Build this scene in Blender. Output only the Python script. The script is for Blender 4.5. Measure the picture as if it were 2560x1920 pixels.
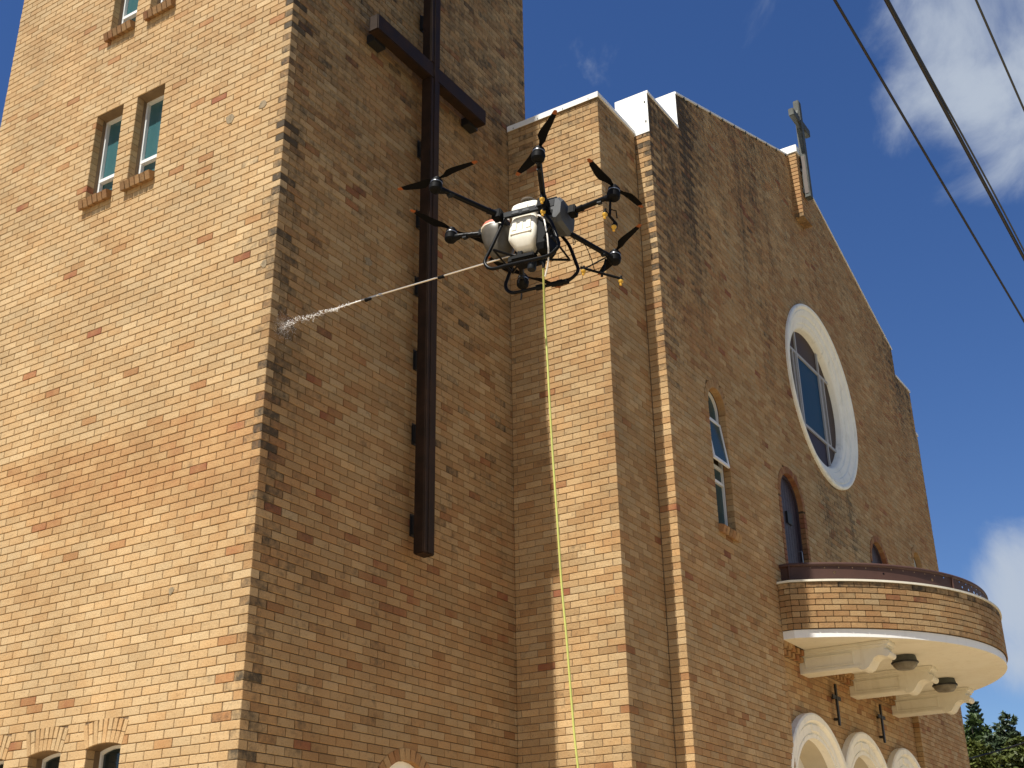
import bpy, bmesh, math, random
import numpy as np
from mathutils import Vector, Matrix
from mathutils.geometry import tessellate_polygon
random.seed(11); RNG = random.Random(5)
for o in list(bpy.data.objects): bpy.data.objects.remove(o)
sc = bpy.context.scene
COL = sc.collection
PI = math.pi

# ------------------------------------------------------------------ camera
CAM = np.array([-8.2294, -8.1145, 1.6310]); FPX = 3113.4
YAW, PITCH, ROLL = (math.radians(a) for a in (57.7023, 24.3714, -0.9131))
_f = np.array([math.sin(YAW)*math.cos(PITCH), math.cos(YAW)*math.cos(PITCH), math.sin(PITCH)])
_r = np.array([math.cos(YAW), -math.sin(YAW), 0.0]); _u = np.cross(_r, _f)
CR = math.cos(ROLL)*_r + math.sin(ROLL)*_u; CU = -math.sin(ROLL)*_r + math.cos(ROLL)*_u; CF = _f
cd = bpy.data.cameras.new('camera'); co = bpy.data.objects.new('camera', cd); COL.objects.link(co)
cd.sensor_width = 36; cd.lens = FPX/2560*36; cd.clip_end = 3000; cd.clip_start = .05
co.matrix_world = Matrix(((CR[0], CU[0], -CF[0], CAM[0]), (CR[1], CU[1], -CF[1], CAM[1]), (CR[2], CU[2], -CF[2], CAM[2]), (0, 0, 0, 1)))
sc.camera = co
def pix(P):
    d = np.asarray(P, float)-CAM; w = d@CF
    return 1280+FPX*(d@CR)/w, 960-FPX*(d@CU)/w, w
def at(x, y, D):                       # a point on a pixel's ray at horizontal distance D
    d = CF*FPX+CR*(x-1280)-CU*(y-960); d = d/math.hypot(d[0], d[1])
    return Vector(CAM+d*D)

# ------------------------------------------------------------------ sky, sun, exposure
SUN_EL = math.radians(61.5); SLOPE = .116
_h = math.hypot(1, SLOPE)
SUN = Vector((-math.cos(SUN_EL)/_h, math.cos(SUN_EL)*SLOPE/_h, math.sin(SUN_EL)))   # towards the sun
wd = bpy.data.worlds.new('World'); sc.world = wd; wd.use_nodes = True
nt = wd.node_tree; nt.nodes.clear()
def N(tree, t, **k):
    n = tree.nodes.new(t)
    for a, v in k.items(): setattr(n, a, v)
    return n
wo = N(nt, 'ShaderNodeOutputWorld'); bg = N(nt, 'ShaderNodeBackground'); sky = N(nt, 'ShaderNodeTexSky')
sky.sky_type = 'NISHITA'; sky.sun_disc = False; sky.sun_elevation = SUN_EL; sky.sun_rotation = math.atan2(SUN.x, SUN.y) % (2*PI)
sky.air_density = 1.0; sky.dust_density = .15; sky.ozone_density = 3.5; sky.altitude = 40
bg.inputs['Strength'].default_value = .064
tc = N(nt, 'ShaderNodeTexCoord')
def cloud_lobe(direction, width):
    v = N(nt, 'ShaderNodeVectorMath', operation='DOT_PRODUCT'); nt.links.new(tc.outputs['Generated'], v.inputs[0]); v.inputs[1].default_value = direction
    m = N(nt, 'ShaderNodeMapRange'); m.interpolation_type = 'SMOOTHSTEP'
    m.inputs['From Min'].default_value = math.cos(width); m.inputs['From Max'].default_value = math.cos(width*.12)
    nt.links.new(v.outputs['Value'], m.inputs['Value']); return m.outputs['Result']
def pdir(x, y):
    d = CF*FPX+CR*(x-1280)-CU*(y-960); return tuple(d/np.linalg.norm(d))
lobes = [(pdir(2650, 90), .150), (pdir(2650, 1520), .095)]
for k in range(26):                    # fair-weather clouds all round the sky
    a = k*2.399; e = .12+.9*((k*.618) % 1)**1.3
    d = Vector((math.cos(a)*math.cos(e), math.sin(a)*math.cos(e), math.sin(e)))
    w = (Vector(pdir(1280, 960))).angle(d)
    if w > .98: lobes.append((tuple(d), .22+.20*((k*.377) % 1)))
acc = None
for d, w in lobes:
    s = cloud_lobe(d, w)
    if acc is None: acc = s
    else:
        m = N(nt, 'ShaderNodeMath', operation='MAXIMUM'); nt.links.new(acc, m.inputs[0]); nt.links.new(s, m.inputs[1]); acc = m.outputs[0]
nz = N(nt, 'ShaderNodeTexNoise'); nz.inputs['Scale'].default_value = 9; nz.inputs['Detail'].default_value = 10; nz.inputs['Roughness'].default_value = .58; nz.inputs['Distortion'].default_value = .5
nt.links.new(tc.outputs['Generated'], nz.inputs['Vector'])
ad = N(nt, 'ShaderNodeMath', operation='MULTIPLY_ADD'); nt.links.new(acc, ad.inputs[0]); ad.inputs[1].default_value = .42; nt.links.new(nz.outputs['Fac'], ad.inputs[2])
mr = N(nt, 'ShaderNodeMapRange'); mr.interpolation_type = 'SMOOTHSTEP'; mr.inputs['From Min'].default_value = .60; mr.inputs['From Max'].default_value = .98; mr.inputs['To Max'].default_value = .92
nt.links.new(ad.outputs[0], mr.inputs['Value'])
mx = N(nt, 'ShaderNodeMix', data_type='RGBA'); nt.links.new(mr.outputs['Result'], mx.inputs['Factor'])
hsv = N(nt, 'ShaderNodeHueSaturation'); hsv.inputs['Hue'].default_value = .512; hsv.inputs['Saturation'].default_value = 1.22; hsv.inputs['Value'].default_value = 1.0; nt.links.new(sky.outputs['Color'], hsv.inputs['Color']); nt.links.new(hsv.outputs[0], mx.inputs['A']); mx.inputs['B'].default_value = (4.6, 5.2, 6.1, 1)
nt.links.new(mx.outputs['Result'], bg.inputs['Color']); nt.links.new(bg.outputs[0], wo.inputs['Surface'])
sl = bpy.data.lights.new('sun', 'SUN'); so = bpy.data.objects.new('sun', sl); COL.objects.link(so)
sl.energy = 5.0; sl.angle = math.radians(.75); sl.color = (1, .95, .86)
so.rotation_euler = SUN.to_track_quat('Z', 'Y').to_euler(); so.location = (-30, 4, 60)
vs = sc.view_settings; vs.view_transform = 'Standard'; vs.look = 'None'; vs.gamma = 1; vs.use_curve_mapping = False; vs.exposure = .74

# ------------------------------------------------------------------ materials
def mat(name, col, rough=.6, metal=0., spec=.5, noise=None, bump=None, trans=0., ior=1.45, streak=None):
    m = bpy.data.materials.new(name); m.use_nodes = True; t = m.node_tree; b = t.nodes['Principled BSDF']
    b.inputs['Base Color'].default_value = (*col, 1); b.inputs['Roughness'].default_value = rough; b.inputs['Metallic'].default_value = metal
    b.inputs['Specular IOR Level'].default_value = spec; b.inputs['IOR'].default_value = ior
    if trans: b.inputs['Transmission Weight'].default_value = trans
    if noise:
        sca, amt, col2 = noise
        g = N(t, 'ShaderNodeNewGeometry'); n = N(t, 'ShaderNodeTexNoise'); n.inputs['Scale'].default_value = sca; n.inputs['Detail'].default_value = 8; n.inputs['Roughness'].default_value = .65
        t.links.new(g.outputs['Position'], n.inputs['Vector'])
        r = N(t, 'ShaderNodeMapRange'); r.inputs['From Min'].default_value = .42; r.inputs['From Max'].default_value = .75; r.inputs['To Max'].default_value = amt
        t.links.new(n.outputs['Fac'], r.inputs['Value'])
        x = N(t, 'ShaderNodeMix', data_type='RGBA'); x.inputs['A'].default_value = (*col, 1); x.inputs['B'].default_value = (*col2, 1)
        t.links.new(r.outputs['Result'], x.inputs['Factor']); t.links.new(x.outputs['Result'], b.inputs['Base Color'])
        q = N(t, 'ShaderNodeMath', operation='MULTIPLY_ADD'); t.links.new(n.outputs['Fac'], q.inputs[0]); q.inputs[1].default_value = .3; q.inputs[2].default_value = max(.02, rough-.15); t.links.new(q.outputs[0], b.inputs['Roughness'])
    if streak:
        amt, col3 = streak
        g = N(t, 'ShaderNodeNewGeometry'); mp = N(t, 'ShaderNodeMapping'); mp.inputs['Scale'].default_value = (9, 9, .8); t.links.new(g.outputs['Position'], mp.inputs['Vector'])
        n = N(t, 'ShaderNodeTexNoise'); n.inputs['Scale'].default_value = 1; n.inputs['Detail'].default_value = 7; n.inputs['Roughness'].default_value = .7; t.links.new(mp.outputs[0], n.inputs['Vector'])
        r = N(t, 'ShaderNodeMapRange'); r.inputs['From Min'].default_value = .54; r.inputs['From Max'].default_value = .74; r.inputs['To Max'].default_value = amt; t.links.new(n.outputs['Fac'], r.inputs['Value'])
        x = N(t, 'ShaderNodeMix', data_type='RGBA'); t.links.new(r.outputs['Result'], x.inputs['Factor']); x.inputs['B'].default_value = (*col3, 1)
        src = b.inputs['Base Color'].links[0].from_socket if b.inputs['Base Color'].is_linked else None
        if src: t.links.new(src, x.inputs['A'])
        else: x.inputs['A'].default_value = (*col, 1)
        t.links.new(x.outputs['Result'], b.inputs['Base Color'])
    if bump:
        sca, st = bump
        g = N(t, 'ShaderNodeNewGeometry'); n = N(t, 'ShaderNodeTexNoise'); n.inputs['Scale'].default_value = sca; n.inputs['Detail'].default_value = 6
        t.links.new(g.outputs['Position'], n.inputs['Vector'])
        u = N(t, 'ShaderNodeBump'); u.inputs['Strength'].default_value = st; u.inputs['Distance'].default_value = .01
        t.links.new(n.outputs['Fac'], u.inputs['Height']); t.links.new(u.outputs[0], b.inputs['Normal'])
    return m

def brick_material():
    m = bpy.data.materials.new('brick'); m.use_nodes = True; t = m.node_tree; b = t.nodes['Principled BSDF']; L = t.links.new
    at_ = N(t, 'ShaderNodeAttribute'); at_.attribute_name = 'bc'; oi = N(t, 'ShaderNodeObjectInfo')
    ad = N(t, 'ShaderNodeVectorMath', operation='ADD'); L(at_.outputs['Color'], ad.inputs[0]); L(oi.outputs['Color'], ad.inputs[1])
    sp = N(t, 'ShaderNodeSeparateXYZ'); L(ad.outputs[0], sp.inputs[0])
    geo = N(t, 'ShaderNodeNewGeometry')
    # within-brick drift of hue
    n1 = N(t, 'ShaderNodeTexNoise'); n1.inputs['Scale'].default_value = 5.5; n1.inputs['Detail'].default_value = 5; L(geo.outputs['Position'], n1.inputs['Vector'])
    h = N(t, 'ShaderNodeMath', operation='MULTIPLY_ADD'); L(n1.outputs['Fac'], h.inputs[0]); h.inputs[1].default_value = .5; h.inputs[2].default_value = -.25
    hs0 = N(t, 'ShaderNodeMath', operation='ADD'); L(h.outputs[0], hs0.inputs[0]); L(sp.outputs['X'], hs0.inputs[1])
    n5 = N(t, 'ShaderNodeTexNoise'); n5.inputs['Scale'].default_value = .55; n5.inputs['Detail'].default_value = 3; L(geo.outputs['Position'], n5.inputs['Vector'])
    hs = N(t, 'ShaderNodeMath', operation='MULTIPLY_ADD'); L(n5.outputs['Fac'], hs.inputs[0]); hs.inputs[1].default_value = .44; hs2 = N(t, 'ShaderNodeMath', operation='SUBTRACT'); L(hs0.outputs[0], hs2.inputs[0]); hs2.inputs[1].default_value = .22; L(hs2.outputs[0], hs.inputs[2])
    mp = N(t, 'ShaderNodeMapping'); mp.inputs['Scale'].default_value = (4.5, 4.5, .35); L(geo.outputs['Position'], mp.inputs['Vector'])
    n6 = N(t, 'ShaderNodeTexNoise'); n6.inputs['Scale'].default_value = 1; n6.inputs['Detail'].default_value = 6; L(mp.outputs[0], n6.inputs['Vector'])
    ramp = N(t, 'ShaderNodeValToRGB'); L(hs.outputs[0], ramp.inputs['Fac'])
    e = ramp.color_ramp.elements
    e[0].position = 0; e[0].color = (.570, .425, .215, 1); e[1].position = 1; e[1].color = (.320, .125, .055, 1)
    for ps, c in ((.28, (.540, .372, .170)), (.5, (.490, .308, .128)), (.72, (.450, .258, .102)), (.87, (.395, .200, .078))):
        k = e.new(ps); k.color = (*c, 1)
    # grain and pits
    n2 = N(t, 'ShaderNodeTexNoise'); n2.inputs['Scale'].default_value = 75; n2.inputs['Detail'].default_value = 4; n2.inputs['Roughness'].default_value = .7; L(geo.outputs['Position'], n2.inputs['Vector'])
    g2 = N(t, 'ShaderNodeMapRange'); g2.inputs['From Min'].default_value = .3; g2.inputs['From Max'].default_value = .7; g2.inputs['To Min'].default_value = .8; g2.inputs['To Max'].default_value = 1.14; L(n2.outputs['Fac'], g2.inputs['Value'])
    vb = N(t, 'ShaderNodeMath', operation='MULTIPLY'); n7 = N(t, 'ShaderNodeTexNoise'); n7.inputs['Scale'].default_value = .9; n7.inputs['Detail'].default_value = 5; L(geo.outputs['Position'], n7.inputs['Vector'])
    g7 = N(t, 'ShaderNodeMapRange'); g7.inputs['From Min'].default_value = .3; g7.inputs['From Max'].default_value = .7; g7.inputs['To Min'].default_value = .88; g7.inputs['To Max'].default_value = 1.10; L(n7.outputs['Fac'], g7.inputs['Value'])
    vc = N(t, 'ShaderNodeMath', operation='MULTIPLY'); L(g7.outputs['Result'], vc.inputs[0]); L(sp.outputs['Y'], vc.inputs[1])
    L(g2.outputs['Result'], vb.inputs[0]); L(vc.outputs[0], vb.inputs[1])
    c1 = N(t, 'ShaderNodeVectorMath', operation='SCALE'); c0 = N(t, 'ShaderNodeVectorMath', operation='MULTIPLY'); L(ramp.outputs['Color'], c0.inputs[0]); c0.inputs[1].default_value = (.80, .775, .83); L(c0.outputs[0], c1.inputs[0]); L(vb.outputs[0], c1.inputs['Scale'])
    # kiln-dark pits on the face
    n4 = N(t, 'ShaderNodeTexNoise'); n4.inputs['Scale'].default_value = 34; n4.inputs['Detail'].default_value = 3; L(geo.outputs['Position'], n4.inputs['Vector'])
    p4 = N(t, 'ShaderNodeMapRange'); p4.inputs['From Min'].default_value = .60; p4.inputs['From Max'].default_value = .74; p4.inputs['To Max'].default_value = .55; L(n4.outputs['Fac'], p4.inputs['Value'])
    x4 = N(t, 'ShaderNodeMix', data_type='RGBA'); L(p4.outputs['Result'], x4.inputs['Factor']); L(c1.outputs[0], x4.inputs['A']); x4.inputs['B'].default_value = (.17, .10, .05, 1)
    # soot, lichen and the shade painted in towards the wall tops
    n3 = N(t, 'ShaderNodeTexNoise'); n3.inputs['Scale'].default_value = 13; n3.inputs['Detail'].default_value = 7; n3.inputs['Roughness'].default_value = .68; L(geo.outputs['Position'], n3.inputs['Vector'])
    s0 = N(t, 'ShaderNodeMath', operation='ADD'); L(n3.outputs['Fac'], s0.inputs[0]); L(sp.outputs['Z'], s0.inputs[1])
    s1 = N(t, 'ShaderNodeMath', operation='MULTIPLY_ADD'); L(n6.outputs['Fac'], s1.inputs[0]); s1.inputs[1].default_value = .50; s1b = N(t, 'ShaderNodeMath', operation='SUBTRACT'); L(s0.outputs[0], s1b.inputs[0]); s1b.inputs[1].default_value = .25; L(s1b.outputs[0], s1.inputs[2])
    s2 = N(t, 'ShaderNodeMapRange'); s2.inputs['From Min'].default_value = .66; s2.inputs['From Max'].default_value = 1.04; s2.inputs['To Max'].default_value = .9; L(s1.outputs[0], s2.inputs['Value'])
    x = N(t, 'ShaderNodeMix', data_type='RGBA'); L(s2.outputs['Result'], x.inputs['Factor']); L(x4.outputs['Result'], x.inputs['A']); x.inputs['B'].default_value = (.040, .034, .024, 1)
    L(x.outputs['Result'], b.inputs['Base Color'])
    b.inputs['Roughness'].default_value = .85; b.inputs['Specular IOR Level'].default_value = .25
    bu = N(t, 'ShaderNodeBump'); bu.inputs['Strength'].default_value = .55; bu.inputs['Distance'].default_value = .006
    hb = N(t, 'ShaderNodeMath', operation='ADD'); L(n2.outputs['Fac'], hb.inputs[0]); L(n4.outputs['Fac'], hb.inputs[1]); L(hb.outputs[0], bu.inputs['Height']); L(bu.outputs[0], b.inputs['Normal'])
    return m

M = {}
M['brick'] = brick_material()
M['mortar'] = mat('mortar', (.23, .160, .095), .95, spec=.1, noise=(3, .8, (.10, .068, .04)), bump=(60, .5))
M['mortar_dark'] = mat('shaded_weathered_mortar', (.085, .058, .034), .95, spec=.1, noise=(3, .8, (.045, .030, .018)), bump=(60, .5))  # darker mortar copy: dirt together with painted-in joint shade
M['white'] = mat('white_flashing', (.80, .80, .77), .45, noise=(2.2, .18, (.60, .59, .55)), streak=(.22, (.42, .40, .36)))
M['cream'] = mat('cream_paint', (.71, .675, .56), .65, noise=(2.2, .5, (.57, .51, .38)), bump=(30, .12), streak=(.35, (.42, .36, .25)))
M['stone'] = mat('white_render', (.90, .87, .76), .7, noise=(4, .3, (.64, .62, .53)), bump=(40, .15), streak=(.5, (.36, .34, .28)))
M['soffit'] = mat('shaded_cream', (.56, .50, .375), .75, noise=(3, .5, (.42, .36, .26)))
M['glass_teal'] = mat('glass_teal', (.040, .110, .120), .12, spec=.5, noise=(3, .5, (.028, .085, .10)))
M['glass_dark'] = mat('glass_dark', (.010, .018, .020), .08, spec=.7)
M['glass_grey'] = mat('glass_grey', (.030, .060, .062), .2, spec=.2)
M['glass_blue'] = mat('glass_blue', (.006, .048, .105), .4, spec=.08)
M['glass_brown'] = mat('glass_brown', (.060, .036, .025), .4, spec=.08)
M['glass_purple'] = mat('glass_purple', (.038, .026, .036), .4, spec=.08)
M['alu'] = mat('window_frame', (.72, .73, .72), .4)
M['greyframe'] = mat('grey_frame', (.38, .37, .36), .5)
M['steel_cross'] = mat('bronze_steel', (.020, .012, .008), .55, metal=.0, spec=.16, noise=(5, .8, (.046, .024, .014)))
M['dark_metal'] = mat('dark_metal', (.012, .012, .012), .5)
M['grey_metal'] = mat('grey_metal', (.085, .092, .082), .6, spec=.25, noise=(6, .8, (.045, .042, .036)))
M['bronze'] = mat('bronze_panel', (.125, .105, .095), .5, spec=.3, noise=(4, .7, (.08, .07, .062)))
M['maroon'] = mat('maroon_paint', (.072, .036, .027), .55, spec=.3, noise=(5, .6, (.045, .024, .019)))
M['door'] = mat('dark_plum_timber', (.038, .024, .032), .5, noise=(12, .5, (.022, .015, .020)))
M['lampglass'] = mat('dusty_lamp', (.16, .14, .10), .35, noise=(20, .7, (.07, .06, .045)))
M['black'] = mat('black_plastic', (.0045, .0046, .005), .55, spec=.10, noise=(30, .5, (.008, .008, .009)))
M['blacktube'] = mat('black_tube', (.0045, .0045, .005), .35, spec=.12)
M['carbon'] = mat('carbon_blade', (.004, .004, .0045), .6, spec=.04)
M['orange'] = mat('orange_tip', (.20, .062, .02), .6, spec=.2)
M['tank'] = mat('white_tank', (.74, .71, .61), .42, noise=(10, .5, (.56, .52, .40)), streak=(.35, (.36, .32, .24)))
M['tank2'] = mat('milky_tank', (.085, .074, .054), .45, noise=(9, .9, (.05, .042, .03)))
M['greybody'] = mat('grey_shell', (.072, .076, .080), .55, spec=.2, noise=(12, .5, (.048, .05, .052)))
M['redlabel'] = mat('red_cover', (.48, .15, .10), .4)
M['slate'] = mat('slate_frame', (.012, .0135, .0155), .5, spec=.18)
M['steel'] = mat('steel', (.62, .56, .47), .3, metal=.75)
M['silver'] = mat('silver', (.30, .30, .31), .3, metal=.9)
M['yellow'] = mat('yellow_nozzle', (.62, .36, .04), .4)
M['hose'] = mat('hose_green', (.46, .47, .12), .5, noise=(7, .5, (.34, .35, .10)))
M['whitehose'] = mat('white_hose', (.80, .77, .72), .4)
M['water'] = mat('water_drops', (.90, .91, .92), .15, spec=.8)
M['wire'] = mat('black_cable', (.010, .010, .011), .6)
M['wire2'] = mat('grey_cable', (.030, .034, .036), .55)
M['ground'] = mat('street_ground', (.105, .095, .065), .9, noise=(.35, .6, (.07, .068, .05)), bump=(20, .3))
M['bounce_paving'] = mat('pale_bounce_paving', (.54, .405, .235), .9, noise=(.5, .5, (.42, .32, .19)), bump=(20, .3))  # warm pale tone chosen for its bounce onto the shaded walls
M['render'] = mat('side_brickwork', (.36, .24, .13), .9, noise=(3, .6, (.24, .15, .08)))
M['roof'] = mat('roof_sheet', (.30, .30, .29), .5)
M['lichen'] = mat('old_render_patch', (.26, .20, .12), .95, noise=(24, 1, (.11, .088, .055)))
M['reveal'] = mat('reveal_brick', (.20, .135, .075), .9, noise=(7, .7, (.12, .08, .045)))
def leaf(name, col, col2):
    m = mat(name, col, .5, spec=.35, noise=(1.6, 1, col2)); b = m.node_tree.nodes['Principled BSDF']
    return m
M['leafA'] = leaf('leaf_mid', (.052, .080, .018), (.022, .038, .011))
M['leafB'] = leaf('leaf_olive', (.082, .098, .020), (.033, .046, .012))
M['leafC'] = leaf('leaf_grey', (.046, .068, .030), (.022, .035, .017))
M['pine'] = leaf('pine_needles', (.022, .042, .026), (.012, .024, .016))
M['bark'] = mat('bark', (.09, .07, .05), .9, noise=(9, .6, (.05, .04, .03)))

# ------------------------------------------------------------------ helpers
def link(o, parent=None):
    COL.objects.link(o)
    if parent is not None: o.parent = parent
    return o
def tag(o, label, cat, group=None, kind=None):
    if label: o['label'] = label
    if cat: o['category'] = cat
    if group: o['group'] = group
    if kind: o['kind'] = kind
    return o
def empty(name, loc=(0, 0, 0)):
    o = bpy.data.objects.new(name, None); o.empty_display_size = .3; o.location = loc; return link(o)
def ident(o): return o

class MB:
    """collects shapes into one mesh"""
    def __init__(s): s.v = []; s.f = []; s.m = []; s.sm = []
    def add(s, vs, fs, mi=0, smooth=False):
        b = len(s.v); s.v += [tuple(p) for p in vs]; s.f += [tuple(i+b for i in f) for f in fs]; s.m += [mi]*len(fs); s.sm += [smooth]*len(fs); return s
    def box(s, a, b, mi=0, bev=0.):
        (x0, y0, z0), (x1, y1, z1) = a, b
        if bev <= 0:
            vs = [(x, y, z) for z in (z0, z1) for y in (y0, y1) for x in (x0, x1)]
            return s.add(vs, [(0, 2, 3, 1), (4, 5, 7, 6), (0, 1, 5, 4), (2, 6, 7, 3), (0, 4, 6, 2), (1, 3, 7, 5)], mi)
        bm = bmesh.new(); bmesh.ops.create_cube(bm, size=1)
        for v in bm.verts: v.co = ((x0+x1)/2+v.co.x*(x1-x0), (y0+y1)/2+v.co.y*(y1-y0), (z0+z1)/2+v.co.z*(z1-z0))
        bmesh.ops.bevel(bm, geom=bm.edges[:], offset=bev, segments=2, affect='EDGES')
        bm.verts.index_update(); s.add([v.co[:] for v in bm.verts], [[v.index for v in f.verts] for f in bm.faces], mi); bm.free(); return s
    def tube(s, pts, rad, n=8, mi=0, caps=True):
        pts = [Vector(p) for p in pts]; rads = rad if isinstance(rad, (list, tuple)) else [rad]*len(pts)
        T = []
        for i in range(len(pts)):
            d = (pts[min(i+1, len(pts)-1)]-pts[max(i-1, 0)])
            T.append(d.normalized() if d.length > 1e-9 else Vector((0, 0, 1)))
        a = Vector((0, 0, 1)) if abs(T[0].z) < .9 else Vector((1, 0, 0))
        nrm = (a-T[0]*a.dot(T[0])).normalized(); vs = []
        for i, p in enumerate(pts):
            nrm = (nrm-T[i]*nrm.dot(T[i])).normalized(); bn = T[i].cross(nrm)
            vs += [p+(nrm*math.cos(2*PI*k/n)+bn*math.sin(2*PI*k/n))*rads[i] for k in range(n)]
        fs = [(i*n+k, i*n+(k+1) % n, (i+1)*n+(k+1) % n, (i+1)*n+k) for i in range(len(pts)-1) for k in range(n)]
        s.add(vs, fs, mi, True)
        if caps: s.add(vs[:n], [tuple(range(n-1, -1, -1))], mi); s.add(vs[-n:], [tuple(range(n))], mi)
        return s
    def loft(s, rings, mi=0, smooth=False, caps=True):
        n = len(rings[0]); vs = [p for r in rings for p in r]
        s.add(vs, [(i*n+k, i*n+(k+1) % n, (i+1)*n+(k+1) % n, (i+1)*n+k) for i in range(len(rings)-1) for k in range(n)], mi, smooth)
        if caps: s.add(rings[0], [tuple(range(n-1, -1, -1))], mi); s.add(rings[-1], [tuple(range(n))], mi)
        return s
    def extrude(s, prof, a, b, fn, mi=0):
        """closed profile (list of 2-D points) swept from a to b; fn(p, t) -> 3-D"""
        n = len(prof); A = [fn(p, a) for p in prof]; B = [fn(p, b) for p in prof]
        s.add(A+B, [(k, (k+1) % n, n+(k+1) % n, n+k) for k in range(n)], mi)
        tri = tessellate_polygon([[Vector((p[0], p[1], 0)) for p in prof]])
        s.add(A, [t for t in tri], mi); s.add(B, [t[::-1] for t in tri], mi); return s
    def build(s, name, mats, parent=None, smooth=False, fix=True):
        me = bpy.data.meshes.new(name); me.from_pydata(s.v, [], s.f)
        for m in (mats if isinstance(mats, (list, tuple)) else [mats]): me.materials.append(M[m] if isinstance(m, str) else m)
        me.polygons.foreach_set('material_index', s.m); me.polygons.foreach_set('use_smooth', [bool(smooth or q) for q in s.sm])
        me.update()
        if fix:
            bm = bmesh.new(); bm.from_mesh(me); bmesh.ops.recalc_face_normals(bm, faces=bm.faces); bm.to_mesh(me); bm.free()
        return link(bpy.data.objects.new(name, me), parent)

def rounded(pts, r=.06, seg=5):
    """polyline with rounded corners"""
    P = [Vector(p) for p in pts]; out = [P[0]]
    for i in range(1, len(P)-1):
        a = (P[i-1]-P[i]); b = (P[i+1]-P[i]); q = min(r, a.length*.45, b.length*.45); A = P[i]+a.normalized()*q; B = P[i]+b.normalized()*q
        for k in range(seg+1):
            t = k/seg; out.append(A*(1-t)**2+P[i]*2*t*(1-t)+B*t*t)
    out.append(P[-1]); return out

# ------------------------------------------------------------------ ground
g = MB(); g.add([(-700, -700, 0), (700, -700, 0), (700, 700, 0), (-700, 700, 0)], [(0, 1, 2, 3)])
tag(g.build('ground', 'ground'), None, None, kind='structure')
g = MB(); g.add([(-26, -10.5, .004), (26, -10.5, .004), (26, 14, .004), (-26, 14, .004)], [(0, 1, 2, 3)])  # unseen pale sheet, added and sized to bounce light onto the walls
tag(g.build('bounce_forecourt', 'bounce_paving'), None, None, kind='structure')

# ------------------------------------------------------------------ church
W, P, X2, MF = 4.596, 1.507, 5.735, 1.753        # pier side plane, pier depth, strip plane, facade plane (y = -MF)
XC = 12.43                                       # axis of the facade
XR = 2*XC-X2                                     # right end of the facade
CH = .0864
def zk(k): return 4.30+(k-50)*CH                 # height of bed joint k
K0 = 0
church = empty('church', (8, 2, 0))
tag(church, 'buff brick church with square tower, gabled front and rounded balcony', 'church')
def part(o, parent=church):
    """parent keeping world coordinates"""
    o.parent = parent; o.matrix_parent_inverse = Matrix.Translation(-Vector((8, 2, 0))) if parent is church else Matrix.Identity(4)
    return o

def brick_verts(u0b, u1b, u0t, u1t, z0, z1, dep, rg, b=.0045, flat=False):
    j = (lambda: 0) if flat else (lambda: rg.uniform(-.0016, .0016))
    base = [(u0b, z0), (u1b, z0), (u1t, z1), (u0t, z1)]
    back = [(u, dep, z) for u, z in base]
    mid = [(u, b+.001, z) for u, z in base]
    ins = [(u0b+b, j(), z0+b), (u1b-b, j(), z0+b), (u1t-b, j(), z1-b), (u0t+b, j(), z1-b)]
    return back+mid+ins
BF = [(0, 1, 5, 4), (1, 2, 6, 5), (2, 3, 7, 6), (3, 0, 4, 7), (4, 5, 9, 8), (5, 6, 10, 9), (6, 7, 11, 10), (7, 4, 8, 11), (8, 9, 10, 11)]
_shared = {}
def shared_brick(L, H, dep):
    key = (round(L, 3), round(H, 4), dep)
    if key not in _shared:
        me = bpy.data.meshes.new('brick'); me.from_pydata(brick_verts(-L/2, L/2, -L/2, L/2, -H/2, H/2, dep, RNG), [], BF); me.materials.append(M['brick']); me.update(); _shared[key] = me
    return _shared[key]

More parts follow.
